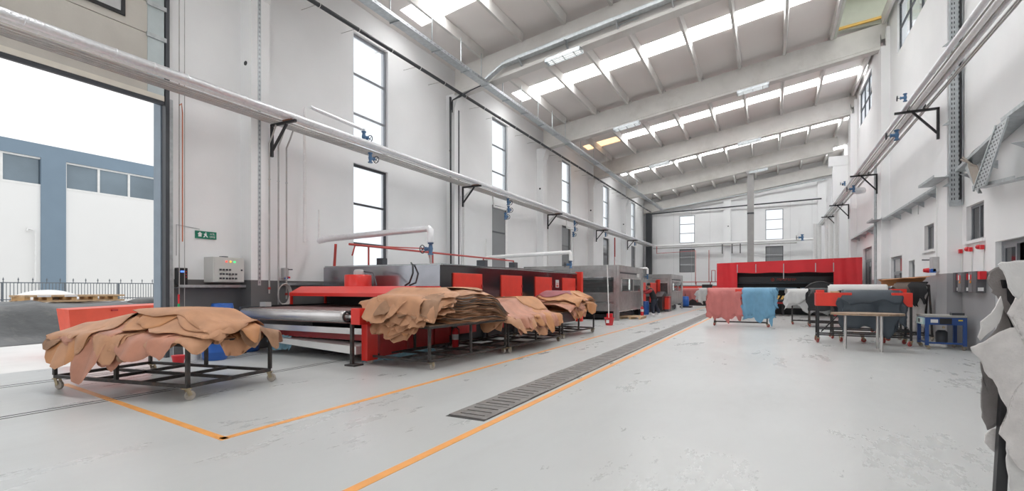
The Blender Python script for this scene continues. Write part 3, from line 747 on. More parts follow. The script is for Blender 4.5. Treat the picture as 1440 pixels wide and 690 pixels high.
MB().add(P+[(x+.012, y, z) for x, y, z in P], [(0,1,2,3),(7,6,5,4),(0,4,5,1),(1,5,6,2),(2,6,7,3),(3,7,4,0)]).beam(P[0], P[3], .05, .03, (1, 0, 0)).beam(P[1], P[2], .05, .03, (1, 0, 0)).build('perforated_tray', M_galv, zt_)
b = MB()
for i in range(14):
    for j in range(4):
        v = (i+.6)/14.6; u = (j+.7)/4.4
        p = Vector(P[0]).lerp(Vector(P[3]), v); q = Vector(P[1]).lerp(Vector(P[2]), v); c_ = p.lerp(q, u)
        b.box(c_.x-.004, c_.x-.002, c_.y-.035, c_.y+.03, c_.z-.018, c_.z+.014)
b.build('perforation', M_dark, zt_, kind='stuff')
tray('tray', (4.0, 12.7, 4.64), (4.05, 10.5, 4.7), .28, parent=zt_)
b = MB()
for k in range(12):
    f = k/11.
    b.tube([(4.05-.02*k, 15.2-.03*k, 4.45+.04*math.sin(k)), (3.98, 14.9-.5*f, 4.25-.1*f), (3.92, 14.3-.35*f, 3.72+.12*f), (3.9, 13.9-.1*f, 3.66+.03*f)], .014, 5)
b.build('cable_bundle', mat('brown_grey_cable', (.27, .23, .19), .5), zt_, kind='stuff')

# ---------------------------------------------------------------- left wall fittings
cc = thing('control_cabinet', (-11.4, 7.36, 1.62), 'light grey control cabinet with rows of switches and three pilot lights', 'cabinet')
MB().box(-11.6, -11.25, 7.0, 7.76, 1.62, 2.2, .008).build('body', mat('cabinet_grey', (.60, .595, .57), .45, var=.02), cc)
MB().box(-11.25, -11.235, 7.02, 7.74, 1.64, 2.18).build('door', mat('cabinet_grey', (.6, .6, .57)), cc)
for k, (m, e_) in enumerate((('red', (1, .1, .08)), ('orange', (1, .45, .05)), ('green', (.05, .9, .25)))):
    MB().lathe([(.02, 0), (.02, .02), (.012, .028)], 10, (-11.235, 7.30+.1*k, 2.10), 'x').build('pilot_light', mat('pilot_'+m, e_, .3, emit=e_, estr=.8), cc, label=m+' pilot light')
for r_, n_ in ((1.91, 4), (1.81, 6), (1.71, 6)):
    for k in range(n_): MB().box(-11.235, -11.205, 7.14+.075*k, 7.175+.075*k, r_-.02, r_+.02).build('switch', M_dark, cc)
MB().box(-11.235, -11.21, 7.66, 7.69, 1.89, 1.93).build('lock', M_dark, cc)
MB().box(-11.5, -11.35, 7.3, 7.42, 2.2, 2.23).build('cable_gland', M_dark, cc)
tr = thing('low_cable_tray', (-11.45, 7.3, 1.5), 'galvanised tray with loose cables beneath the control cabinet', 'cable tray')
MB().box(-11.6, -11.38, 6.35, 8.0, 1.49, 1.5).box(-11.385, -11.38, 6.35, 8.0, 1.49, 1.56).build('tray', M_galv, tr)
b = MB()
for k in range(6): b.tube([(-11.42-.03*k, 6.4+.26*j, 1.52+.02*math.sin(j*1.7+k)) for j in range(7)], .012, 5)
b.build('cable_bundle', mat('pink_grey_cable', (.42, .33, .32), .5), tr, kind='stuff')
ic = MB().box(-11.6, -11.48, 6.36, 6.58, 1.55, 1.93, .01).build('drive_unit', M_black, label='small black drive unit with blue display beside the big door', cat='controller')
MB().box(-11.48, -11.475, 6.42, 6.50, 1.83, 1.87).build('display', mat('blue_display', (.1, .2, .9), .2, emit=(.1, .25, 1), estr=.8), ic)
for z in (1.84, 1.78, 1.72): MB().box(-11.48, -11.475, 6.53, 6.55, z, z+.02).build('button', M_red_p, ic)
es = MB().box(-11.6, -11.57, 6.80, 7.28, 2.62, 2.79).build('exit_sign', M_green, label='green exit sign on the wall between the big door and first pilaster', cat='sign')
MB().prism([(6.86, 2.66), (6.93, 2.66), (6.93, 2.72), (6.95, 2.72), (6.895, 2.77), (6.84, 2.72), (6.86, 2.72)], -11.57, -11.566, 'x').build('pictogram', M_white, es)
MB().lathe([(.012, 0), (.012, .004)], 8, (-11.57, 7.03, 2.76), 'x').prism([(7.02, 2.745), (7.05, 2.74), (7.045, 2.70), (7.08, 2.66), (7.06, 2.65), (7.02, 2.69), (6.99, 2.645), (6.97, 2.655), (7.005, 2.70), (6.98, 2.72), (6.99, 2.73)], -11.57, -11.566, 'x').build('pictogram', M_white, es)
text_mesh('lettering', 'ACİL', .05, M_white, es, (-11.568, 7.18, 2.735), ROT_FACE_PX); text_mesh('lettering', 'ÇIKIŞ', .05, M_white, es, (-11.568, 7.18, 2.672), ROT_FACE_PX)
MB().tube([(-11.59, 6.4, 2.2), (-11.59, 6.4, 2.88), (-11.59, 6.9, 2.83)], .008, 5).build('cord', M_grayp, es)
sb = MB().box(-11.6, -11.48, 9.05, 9.2, 1.75, 2.02, .008).build('socket_box', M_grayp, label='grey power socket box on the wall beyond the air pipes', cat='socket')
MB().box(-11.5, -11.42, 9.07, 9.13, 1.72, 1.77).build('blue_socket', M_plast, sb); MB().box(-11.5, -11.42, 9.14, 9.19, 1.74, 1.79).build('red_socket', M_red_p, sb)
MB().tube([(-11.48, 9.18, 1.98), (-11.40, 9.25, 1.98)], .015, 6).build('lever', M_dark, sb)
t = MB().box(-11.6, -11.52, 9.0, 11.6, 1.56, 1.62).build('trunking', M_galv, label='galvanised trunking along the top of the grey wall band behind the dryer', cat='trunking')

# ---------------------------------------------------------------- right wall fittings
G3 = 'switch boxes on the grey wall by the nearest office door'
for k, (y, lab) in enumerate(((16.55, 'farthest of three dark switch boxes on the grey wall'), (15.85, 'middle of three dark switch boxes on the grey wall'), (15.1, 'nearest of three dark switch boxes, with red plug on its corner'))):
    t = thing('switch_box', (XR-.12, y, 1.38), lab, 'switch box', G3)
    MB().box(XR-.18, XR-.006, y-.26, y+.26, 1.38, 1.87, .008).build('housing', mat('dark_grey_box', (.12, .12, .13), .45), t)
    MB().box(XR-.185, XR-.18, y-.02, y+.22, 1.40, 1.85).build('front_plate', mat('mid_grey_box', (.20, .2, .21), .45), t)
    MB().box(XR-.19, XR-.185, y+.02, y+.10, 1.68, 1.8).build('sticker', M_red_p, t); MB().box(XR-.19, XR-.185, y+.12, y+.19, 1.68, 1.8).build('sticker', M_white, t)
    MB().lathe([(.035, -.01), (.035, -.0)], 10, (XR-.19, y+.05, 1.63), 'x').build('knob', mat('orange_knob', (.85, .3, .03), .4), t)
    MB().box(XR-.15, XR-.04, y-.267, y-.26, 1.68, 1.83).build('sticker', M_red_p if k < 2 else M_yel, t); MB().box(XR-.15, XR-.05, y-.267, y-.26, 1.42, 1.5).build('sticker', M_white, t)
    if k == 2: MB().box(XR-.16, XR-.04, y-.42, y-.268, 1.68, 1.86, .01).build('red_plug', M_red_p, t)
    rc = thing('alarm_horn', (XR-.08, y-.15, 2.36), ('farthest', 'middle', 'nearest')[k]+' of three red wall horns above the switch boxes', 'horn', 'red horns above the switch boxes')
    MB().box(XR-.08, XR-.02, y-.2, y-.1, 2.36, 2.46).build('base', M_red_p, rc)
    MB().lathe([(.03, 0), (.055, .05), (.055, .1)], 10, (XR-.05, y-.02, 2.43), 'y').build('horn', M_red_p, rc)
    MB().tube([(XR-.02, y-.15, 2.36), (XR-.02, y-.15, 1.88)], .012, 6).build('conduit', M_whitep, rc)
t = thing('socket_box', (3.9, 17.25, 1.9), 'grey isolator box with blue and red sockets on the pilaster', 'socket')
MB().box(3.83, 3.97, 17.1, 17.42, 1.92, 2.32, .008).build('housing', M_grayp, t)
MB().box(3.79, 3.9, 17.1, 17.25, 1.9, 2.0).build('blue_socket', M_plast, t)
MB().lathe([(.05, -.12), (.07, 0)], 10, (3.84, 17.52, 1.97), 'x').build('red_socket', M_red_p, t)
MB().tube([(3.85, 17.42, 2.25), (3.75, 17.75, 2.27)], .02, 6).build('lever', M_dark, t)
MB().tube([(3.94, 17.2, 2.32), (3.94, 17.2, 4.2)], .012, 6).build('conduit', M_whitep, t)
MB().tube([(4.0, 16.0, .0), (4.0, 16.0, .01)], .01, 5)
sp = MB().box(XR-.012, XR-.004, 25.45, 25.75, 1.6, 2.62).build('door_notice', M_white, label='narrow white and blue notice strip beside the far office double door', cat='sign')
MB().box(XR-.016, XR-.012, 25.45, 25.75, 1.6, 1.95).build('blue_field', mat('notice_blue', (.04, .2, .55), .5), sp)
for z in (1.68, 1.78, 1.88): MB().box(XR-.018, XR-.016, 25.5, 25.7, z, z+.03).build('white_mark', M_white, sp)
for z in (2.42, 2.1): MB().box(XR-.014, XR-.012, 25.52, 25.68, z, z+.08).build('blue_mark', MATS['notice_blue'], sp)

# ---------------------------------------------------------------- dryer with infeed conveyor
dr = thing('drying_tunnel', (-9.0, 13.5, 0), 'long black drying tunnel with red doors and red infeed hood beside the left wall', 'machine')
MB().box(-11.05, -7.13, 10.0, 19.65, .95, 2.05, .01).build('cabinet', M_blkgloss, dr)
MB().box(-11.05, -7.13, 10.02, 19.65, 2.05, 2.09).build('roof_sheet', M_galv, dr)
MB().box(-11.05, -7.13, 9.985, 10.0, 1.52, 2.05).build('front_sheet', M_mirror, dr, label='polished sheet above the hood')
MB().box(-11.0, -7.2, 10.0, 10.3, 1.0, 1.5).build('inlet_frame', M_black, dr)
for k in range(3): MB().box(-10.95, -7.25, 9.97-.03*k, 9.99-.03*k, 1.02, 1.42-.06*k).build('inlet_curtain', M_black, dr)
for ya, yb in ((10.54, 11.94), (13.05, 14.43), (15.46, 16.89), (17.94, 19.35)):
    d = MB().box(-7.135, -7.09, ya, yb, 1.16, 1.87, .008).build('door', M_red2, dr)
    MB().box(-7.09, -7.06, yb-.06, yb-.03, 1.5, 1.58).build('door_hinge', M_dred, d); MB().box(-7.09, -7.06, yb-.06, yb-.03, 1.25, 1.33).build('door_hinge', M_dred, d)
    MB().tube([(-7.08, ya+.08, 1.22), (-7.04, ya+.08, 1.22)], .02, 8).build('door_handle', M_galv, d)
MB().box(-7.2, -6.93, 19.62, 19.82, .1, 2.14, .01).build('end_post', M_red2, dr)
nb = MB().box(-7.13, -7.122, 17.32, 17.62, 1.5, 1.78).build('notice', M_white, dr)
for z in (1.73, 1.69): MB().box(-7.122, -7.119, 17.36, 17.58, z, z+.02).build('print_line', M_grayp, nb)
for y in (17.38, 17.5): MB().box(-7.122, -7.119, y, y+.07, 1.62, 1.67).build('print_mark', M_txt, nb)
MB().box(-7.122, -7.119, 17.36, 17.58, 1.52, 1.60).build('print_mark', M_txt, nb)
MB().box(-10.9, -7.2, 10.3, 19.6, .12, .95).build('lower_body', M_black, dr)
for k in range(5): MB().box(-7.2, -7.12, 10.2+1.9*k, 10.3+1.9*k, 0, .95).build('leg', M_black, dr)
for k in range(4): MB().box(-7.2, -7.15, 10.5+1.9*k, 11.7+1.9*k, .3, .9).build('lower_panel', M_dred, dr)
h = MB().prism([(8.6, 1.29), (8.6, 1.37), (8.95, 1.53), (9.85, 1.53), (10.0, 1.42), (10.0, 1.36), (8.66, 1.30)], -10.72, -7.02, 'x').build('hood', M_red, dr)
for x in (-10.70, -7.06):
    MB().box(x-.025, x+.025, 8.62, 8.67, 1.05, 1.30).build('hood_leg', M_red, h); MB().box(x-.025, x+.025, 9.7, 9.75, 1.05, 1.38).build('hood_leg', M_red, h)
m_ = MB().lathe([(.33, 1.53), (.33, 1.80), (.31, 1.82)], 28, (-9.25, 9.45, 0)).build('fan_housing', M_red, dr)
MB().lathe([(.13, 1.82), (.13, 1.9), (.1, 1.95), (.02, 1.96)], 14, (-9.22, 9.45, 0)).build('fan_motor', M_grayp, m_)
MB().tube([(-9.1, 9.5, 1.9), (-8.8, 9.5, 1.86), (-8.62, 9.4, 1.65), (-8.55, 9.35, 1.55)], .015, 6).build('motor_cable', M_dark, m_)
MB().tube([(-8.12, 9.9, 1.55), (-7.95, 9.86, 1.62), (-7.86, 9.88, 1.85), (-7.92, 9.95, 2.05), (-8.05, 10.05, 2.12)], .022, 8).build('black_hose', M_black, dr)
MB().box(-7.5, -7.25, 12.3, 12.5, 2.09, 2.28).build('vent_box', M_dark, dr); MB().box(-9.6, -9.4, 10.5, 10.7, 2.09, 2.3).build('vent_box', M_dark, dr)
MB().box(-7.35, -7.15, 14.0, 14.22, 2.09, 2.29).build('vent_box', M_dark, dr)
MB().tube([(-7.1, 10.1, 2.05), (-7.08, 14, 2.1), (-7.1, 19.5, 2.06)], .015, 6).build('cable', M_dark, dr)
cv = thing('infeed_conveyor', (-9.0, 8.6, 0), 'infeed conveyor with steel front roller and red side box ahead of the drying tunnel', 'conveyor')
MB().lathe([(.03, 0), (.11, .002), (.115, .02), (.115, 3.1), (.11, 3.14), (.03, 3.16)], 28, (-10.68, 7.36, .92), 'x').build('front_roller', M_ssl, cv)
MB().torus((-7.50, 7.36, .92), .095, .022, 'x', 20, 6).build('roller_rim', M_black, cv)
MB().tube([(-7.52, 7.36, .92), (-7.1, 7.36, .92)], .035, 10).build('roller_shaft', M_ssl, cv)
MB().box(-10.62, -7.55, 7.42, 10.0, 1.025, 1.037).build('belt', M_belt, cv)
MB().prism([(7.40, .80), (8.4, .72), (9.9, .70), (9.9, .69), (8.4, .705), (7.40, .78)], -10.62, -7.55, 'x').build('return_belt', M_belt, cv)
MB().box(-10.8, -10.66, 7.9, 10.0, .98, 1.08).box(-10.8, -7.2, 9.6, 9.7, .95, 1.02).build('side_rail', M_black, cv)
MB().box(-10.78, -10.70, 7.3, 7.75, .92, 1.06).build('bearing_block', M_dark, cv)
MB().box(-10.6, -10.4, 7.7, 7.85, 1.06, 1.16).build('control_unit', M_grayp, cv)
cb = MB().box(-10.75, -7.2, 7.5, 7.58, .56, .68).build('cross_beam', M_ssl, cv)
MB().box(-10.75, -7.3, 7.8, 7.9, .40, .56).build('red_beam', M_dred, cv)
MB().box(-7.20, -7.14, 7.14, 7.20, .03, .80).box(-7.25, -7.0, 7.05, 7.3, 0, .03).build('leg', M_trolley, cv)
MB().box(-10.75, -10.65, 7.3, 7.4, .0, .85).build('leg', M_trolley, cv)
MB().add([(-10.1, 7.62, .38), (-7.3, 7.40, .33), (-7.3, 7.95, .33), (-10.1, 8.2, .38), (-10.1, 7.62, .27), (-7.3, 7.40, .17), (-7.3, 7.95, .17), (-10.1, 8.2, .27)], [(0,1,2,3),(7,6,5,4),(0,4,5,1),(1,5,6,2),(2,6,7,3),(3,7,4,0)]).build('white_tray', M_whitep, cv)
def film(pts, m, name, parent, seed=1):
    r = random.Random(seed); b = MB(); n = 14
    (x0, y0), (x1, y1), zt, zb = pts
    vs_ = []
    for i in range(n+1):
        for j in range(5):
            f = i/n; g = j/4
            vs_.append((x0+(x1-x0)*f+r.uniform(-.02, .02), y0+(y1-y0)*f+r.uniform(-.05, .05), zb+(zt-zb)*g+r.uniform(-.03, .03)))
    fs = [(i*5+j, (i+1)*5+j, (i+1)*5+j+1, i*5+j+1) for i in range(n) for j in range(4)]
    return b.add(vs_, fs, True).build(name, m, parent)
film(((-10.3, 8.0), (-7.4, 8.0), .62, .38), M_blkgloss, 'hanging_film', cv)
MB().box(-10.7, -7.3, 9.3, 9.9, .12, .6).build('under_frame', M_black, cv)
MB().box(-7.16, -6.93, 7.12, 10.2, .79, 1.10, .008).build('side_box', M_red, cv)
MB().box(-7.08, -6.93, 7.32, 7.62, .08, .79, .006).build('side_box', M_red, cv)
for ya, yb in ((7.72, 8.55), (8.65, 9.5), (9.55, 10.15)):
    MB().box(-7.05, -6.96, ya, yb, .12, .79).build('lower_panel', M_dred, cv)
MB().box(-6.93, -6.925, 7.55, 7.72, 1.0, 1.02).build('slot', M_black, cv)
fl = film(((-7.2, 7.45), (-6.7, 9.2), .14, .01), M_film, 'plastic_film', None, 3); tag(fl, 'crumpled blue plastic film on the floor under the red side box', 'film')
fl2 = film(((-10.2, 7.6), (-9.6, 7.75), .42, .1), M_film, 'plastic_film', None, 5); tag(fl2, 'blue plastic film hanging at the left end of the conveyor', 'film')

# ---------------------------------------------------------------- stainless steel cabins
def cabin(x0, x1, y0, y1, h, label, win):
    t = thing('spray_cabin', ((x0+x1)/2, (y0+y1)/2, 0), label, 'machine')
    for x, y in ((x1-.12, y0), (x1-.25, y0), (x1-.12, y1-.12), (x0, y0), (x0, y1-.12)):
        MB().box(x, x+.12, y, y+.12, 0, h, .006).build('post', M_ss, t)
    # front (towards camera)
    MB().box(x0+.12, x1-.25, y0+.02, y0+.08, h-.16, h).box(x0+.12, x1-.25, y0, y0+.05, h-.2, h-.17).build('top_rail', M_ss, t)
    MB().box(x0+.12, x1-.25, y0+.04, y0+.07, h-.52, h-.2).build('panel', M_ss, t)
    MB().box(x0+.12, x1-.25, y0+.05, y0+.06, h-1.22, h-.54).build('glass_panel', glass_mat('cabin_glass', (.10, .10, .10), .38, .05), t)
    MB().box(x0+.12, x1-.25, y0+.02, y0+.08, h-1.27, h-1.22).build('rail', M_ssl, t)
    MB().box(x0+.12, x1-.25, y0+.04, y0+.07, h-1.66, h-1.27).build('panel', M_ss, t)
    MB().box(x0+.12, x1-.25, y0+.03, y0+.08, h-1.74, h-1.68).build('rail', M_ssl, t)
    MB().box(x0+.12, x1-.25, y0+.04, y0+.07, .42, h-1.74).build('panel', M_ss, t)
    # side (towards aisle)
    MB().box(x1-.10, x1-.02, y0+.12, y1-.12, h-.16, h).box(x1-.05, x1, y0+.12, y1-.12, h-.2, h-.17).build('top_rail', M_ss, t)
    MB().box(x1-.08, x1-.04, y0+.12, y1-.12, h-.55, h-.2).build('panel', M_ss, t)
    MB().box(x1-.06, x1-.02, y0+.3, y1-.9, h-.36, h-.28).build('guard_rail', M_dark, t)
    a, q, z0, z1 = win
    MB().box(x1-.08, x1-.04, y0+.12, a, z0, h-.55).box(x1-.08, x1-.04, q, y1-.12, z0, h-.55).build('panel', M_ss, t)
    MB().box(x1-.06, x1-.01, a, q, z1-.05, z1).box(x1-.06, x1-.01, a, q, z0, z0+.05).box(x1-.06, x1-.01, a, a+.05, z0, z1).box(x1-.06, x1-.01, q-.05, q, z0, z1).box(x1-.06, x1-.01, a+(q-a)*.58, a+(q-a)*.58+.05, z0, z1).build('window_frame', M_ssl, t)
    MB().box(x1-.045, x1-.035, a, q, z0, z1).build('window_pane', MATS['cabin_glass'], t)
    MB().box(x1-.08, x1-.04, y0+.12, y1-.12, .42, z0).build('panel', M_ss, t)
    MB().box(x1-.07, x1-.02, y0+.12, y1-.12, .38, .44).build('bottom_rail', M_ssl, t)
    MB().box(x0, x1, y0, y1, h-.02, h+.02).build('roof_sheet', M_ss, t)
    MB().box(x0+.3, x1-.5, y0+.9, y1-.5, .3, 1.0).build('transport_bed', M_dark, t)
    for k in range(4):
        yy = y0+.9+k*(y1-y0-1.6)/3
        MB().tube([(x0+.6, yy, 1.45), (x1-.6, yy+.4, 1.75)], .06, 8).build('spray_arm', M_dred, t)
    MB().lathe([(.5, 0), (.55, .1), (.3, .3)], 20, ((x0+x1)/2, (y0+y1)/2, 1.5)).build('spray_carousel', M_dred, t)
    lm = MB().tube([(x1-.5, y1-1.0, z0+.1), (x1-.5, y1-1.0, z1+.1)], .04, 8).build('inner_tube_lamp', mat('cabin_tube_lamp', (1, 1, .95), .3, emit=(.95, 1, .93), estr=3), t)
    for y in (y0+.6, (y0+y1)/2, y1-.8):
        MB().box(x1-.5, x1-.4, y, y+.1, 0, .38).build('leg', M_dark, t)
    MB().box(x0+.2, x1-.4, y0+.5, y1-.4, .05, .25).build('base_frame', M_black, t)
    return t
c1 = cabin(-10.9, -6.12, 22.35, 27.2, 2.5, 'nearer stainless steel cabin with side windows behind the black drying tunnel', (22.9, 26.7, 1.28, 1.95))
MB().box(-6.14, -6.08, 25.8, 26.1, 2.02, 2.2).build('label_box', M_whitep, c1)
cabin(-9.6, -5.65, 33.0, 37.6, 2.33, 'farther stainless steel cabin with side windows, beyond the worker', (33.6, 37.2, 1.22, 1.9))
m2 = thing('drying_tunnel', (-8.4, 30, 0), 'short black drying tunnel with tall red doors, where the worker leans', 'machine')
MB().box(-10.5, -6.42, 27.5, 32.6, .5, 1.95, .01).build('cabinet', M_blkgloss, m2); MB().box(-10.4, -6.5, 27.6, 32.5, 0, .5).build('base', M_black, m2)
for ya, yb in ((27.7, 29.0), (30.3, 31.9)): MB().box(-6.43, -6.38, ya, yb, .62, 1.78, .008).build('door', M_red2, m2)
MB().box(-6.5, -6.28, 32.5, 32.7, 0, 2.0, .01).build('end_post', M_red2, m2)
t = thing('feed_console', (-5.9, 32, 0), 'black and red sloping console beside the farther steel cabin', 'machine')
MB().prism([(31.2, .1), (32.6, .1), (32.6, 1.15), (32.2, 1.25), (31.2, .95)], -6.35, -5.9, 'x').build('body', M_black, t)
MB().box(-5.9, -5.65, 32.0, 32.6, .15, .85, .01).build('red_panel', M_red2, t); MB().box(-5.92, -5.62, 31.98, 32.62, .85, .95).build('cap', M_dred, t)
MB().box(-5.9, -5.66, 32.02, 32.58, 0, .15).build('foot', M_dark, t)

# ---------------------------------------------------------------- trolleys
def caster(parent, x, y, zt, ang, m_wheel=M_rubber, r=.065):
    s_, c_ = math.sin(ang), math.cos(ang); ox, oy = x+.04*c_, y+.04*s_
    b = MB()
    for sd in (-1, 1):
        px, py = -s_*.032*sd, c_*.032*sd
        b.beam((x+px, y+py, zt-.005), (ox+px, oy+py, r), .006, .05, (c_, s_, 0))
    b.box(x-.045, x+.045, y-.045, y+.045, zt-.012, zt)
    k = b.build('caster', M_castr, parent)
    w = MB(); n = 16; vs_ = []
    for sd, rr in ((-1, r*.45), (-1, r*.9), (-.7, r), (.7, r), (1, r*.9), (1, r*.45)):
        for i in range(n):
            a = 2*PI*i/n; u, z = rr*math.cos(a), rr*math.sin(a)
            vs_.append((ox+u*c_-s_*.021*sd, oy+u*s_+c_*.021*sd, r+z))
    fs = [(i*n+j, i*n+(j+1) % n, (i+1)*n+(j+1) % n, (i+1)*n+j) for i in range(5) for j in range(n)]
    fs += [tuple(range(n-1, -1, -1)), tuple(range(5*n, 6*n))]
    w.add(vs_, fs, False).build('wheel', m_wheel, k)
def trolley(loc, rz, L_, W_, zt, zf, label, mids=1, rails=True):
    t = thing('hide_trolley', (loc[0], loc[1], 0), label, 'trolley')
    # build at world origin relative to the empty, then rotate the empty
    t.location = (0, 0, 0); a, b_ = L_/2, W_/2; s_ = .045
    for x in (-a, a):
        for y in (-b_, b_): MB().box(x-s_/2, x+s_/2, y-s_/2, y+s_/2, zf, zt-s_).build('leg', M_trolley, t)
    for k in range(mids):
        x = -a+L_*(k+1)/(mids+1)*(.98)
        for y in (-b_, b_): MB().box(x-s_/2, x+s_/2, y-s_/2, y+s_/2, zf, zt-s_).build('leg', M_trolley, t)
    for y in (-b_, b_):
        MB().box(-a, a, y-s_/2, y+s_/2, zf-s_, zf).build('bottom_rail', M_trolley, t); MB().box(-a-s_/2, a+s_/2, y-s_/2, y+s_/2, zt-s_, zt).build('top_rail', M_trolley, t)
    for x in (-a, a):
        MB().box(x-s_/2, x+s_/2, -b_+s_/2, b_-s_/2, zf-s_, zf).build('bottom_rail', M_trolley, t); MB().box(x-s_/2, x+s_/2, -b_+s_/2, b_-s_/2, zt-s_, zt).build('top_rail', M_trolley, t)
    if rails:
        MB().box(-a, a, -s_/2, s_/2, zf-s_, zf).build('bottom_rail', M_trolley, t)
        for k in (-1, 1): MB().box(k*L_/6-s_/2, k*L_/6+s_/2, -b_, b_, zf-s_-.001, zf-.001).build('bottom_rail', M_trolley, t)
    MB().box(-a, a, -b_, b_, zt-.005, zt+.012).build('deck', M_woodt, t)
    for (x, y), an in zip(((-a+.05, -b_), (a-.02, -b_), (a-.02, b_), (-a+.05, b_)), (.1, 1.2, .4, 2.)): caster(t, x, y, zf-s_, an)
    t.location = (loc[0], loc[1], 0); t.rotation_euler = (0, 0, rz)
    return t
def smooth(a, b_, x):
    t = max(0., min(1., (x-a)/(b_-a))); return t*t*(3-2*t)
def outline(r, n, base, asp, ang, lobes, rag):
    """radius of a hide in n directions: oval with leg/neck lobes and a ragged edge"""
    L_ = [(r.uniform(0, 2*PI), r.uniform(.12, .34), r.uniform(.12, .3)) for _ in range(lobes)]
    ph = [r.uniform(0, 6.28) for _ in range(4)]; out = []
    for k in range(n):
        th = 2*PI*k/n; q = th-ang
        R = base/math.sqrt(math.cos(q)**2+(math.sin(q)/asp)**2*1.0) if asp else base
        for a, w, h in L_:
            d = (th-a+PI) % (2*PI)-PI
            R += base*h*math.exp(-(d/w)**2)
        R *= 1+rag*(.5*math.sin(7*th+ph[0])+.35*math.sin(13*th+ph[1])+.3*math.sin(23*th+ph[2]))
        out.append(R)
    return out
def hide(loc, rz, cx, cy, base, asp, ang, hz, a, b_, z0, dome, rho, phimax, seed, m, label, group, lobes=5, rag=.03, off=0., ripple=.03, nt=60, nr=9, thick=.004, name='leather_hide'):
    """one hide laid on a pile: flat over the table footprint (+-a, +-b), bending over its edge and hanging"""
    r = random.Random(seed); R = outline(r, nt, base, asp, ang, lobes, rag); ph = r.uniform(0, 6.28); vs_ = []; fs = []
    def place(x, y):
        qx, qy = max(-a, min(a, x)), max(-b_, min(b_, y)); ex, ey = x-qx, y-qy; E = math.hypot(ex, ey)
        D = dome(qx/a, qy/b_); z = z0+hz*D+.012*math.sin(3.1*x+ph)*math.sin(2.7*y+ph*2)
        if E < 1e-6: return (x, y, z)
        nx, ny = ex/E, ey/E
        s1 = rho*phimax
        if E < s1: hx = rho*math.sin(E/rho); dz = -rho*(1-math.cos(E/rho))
        else: hx = rho*math.sin(phimax)+(E-s1)*math.cos(phimax); dz = -rho*(1-math.cos(phimax))-(E-s1)*math.sin(phimax)
        per = qx+qy+math.atan2(ey, ex)*.25
        rp = ripple*math.sin(9*per+ph)*min(1, E/.25)+ripple*.5*math.sin(21*per+ph*3)*min(1, E/.3)
        hx += rp+off*min(1, E/.08); z2 = z+dz
        return (qx+nx*hx, qy+ny*hx, max(.12, z2))
    vs_.append(place(cx, cy))
    for i in range(1, nr+1):
        f = (i/nr)**.8
        for k in range(nt):
            th = 2*PI*k/nt; q = R[k]*f
            if i == nr: q = R[k]*(1+r.uniform(-.008, .008))
            vs_.append(place(cx+q*math.cos(th), cy+q*math.sin(th)))
    for k in range(nt): fs.append((0, 1+k, 1+(k+1) % nt))
    for i in range(nr-1):
        for k in range(nt):
            A = 1+i*nt; B = A+nt; j = (k+1) % nt
            fs.append((A+k, B+k, B+j, A+j))
    # own thickness
    n0 = len(vs_); vs2 = [(x, y, z-thick) for x, y, z in vs_]; fs2 = [tuple(reversed([i+n0 for i in f])) for f in fs]
    A = 1+(nr-1)*nt; rim = [(A+k, n0+A+k, n0+A+(k+1) % nt, A+(k+1) % nt) for k in range(nt)]
    me = bpy.data.meshes.new(name); me.from_pydata(vs_+vs2, [], fs+fs2+rim)
    me.polygons.foreach_set('use_smooth', [True]*(2*len(fs))+[False]*len(rim)); me.materials.append(m); me.update()
    zmin = min(v[2] for v in vs_)
    o = bpy.data.objects.new(name, me); C.objects.link(o); o.location = (loc[0], loc[1], 0); o.rotation_euler = (0, 0, rz)
    return tag(o, label, 'leather hide', group)

ORD = ['top', 'second', 'third', 'fourth', 'fifth', 'sixth', 'seventh', 'eighth', 'ninth', 'tenth', 'eleventh', 'twelfth', 'thirteenth', 'fourteenth', 'fifteenth', 'sixteenth', 'seventeenth', 'eighteenth', 'nineteenth', 'twentieth',
       'twenty-first', 'twenty-second', 'twenty-third', 'twenty-fourth', 'twenty-fifth', 'twenty-sixth', 'twenty-seventh', 'twenty-eighth', 'twenty-ninth', 'thirtieth', 'thirty-first', 'thirty-second', 'thirty-third', 'thirty-fourth', 'thirty-fifth']
def nth(n): return ORD[n]+(' hide' if n == 0 else ' hide from the top')
def mixmat(i, r, opts): return opts[r.randrange(len(opts))]
# trolley 1, nearest
T1 = (-8.27, 4.42); R1 = math.radians(9.8)
trolley(T1, R1, 2.59, 1.43, .76, .21, 'nearest steel trolley, heaped with tan hides, by the big door')
def dome1(u, v): return (.5+.5*smooth(-1.05, .0, u))*(1-.62*smooth(.45, 1.02, abs(v)))*(1-.38*smooth(.72, 1.05, u))
r = random.Random(5); N1 = 34
for i in range(N1):
    f = i/(N1-1.)
    if i % 3 == 0: ux = r.uniform(.55, 1.05); vy = r.uniform(-.35, .25)
    elif i % 3 == 1: ux = r.uniform(-1.0, -.2); vy = r.uniform(-.5, .1)
    else: ux = r.uniform(-.5, .7); vy = r.uniform(-.55, .15)
    base = r.uniform(.48, .70); asp = r.uniform(.6, .95); an = r.uniform(-1.7, 1.7)
    hide(T1, R1, ux, vy, base, asp, an, .02+.37*f, 1.27, .70, .775, dome1, .04+.05*f, r.uniform(.9, 1.5), 1100+i,
         [M_tan, M_tan2, M_tan3, M_tan, M_tan, M_tand][r.randrange(6)], nth(N1-i)+' of the heap on the nearest trolley', 'tan hides heaped on the nearest trolley', lobes=7, rag=.018, off=.01+.10*f+r.uniform(-.012, .02), ripple=.035)
hide(T1, R1, .42, .08, .93, .60, .05, .415, 1.27, .70, .775, dome1, .10, 1.3, 777, M_tan, 'large smooth tan hide covering the top of the nearest trolley heap', 'tan hides heaped on the nearest trolley', lobes=6, rag=.015, off=.07, ripple=.03)
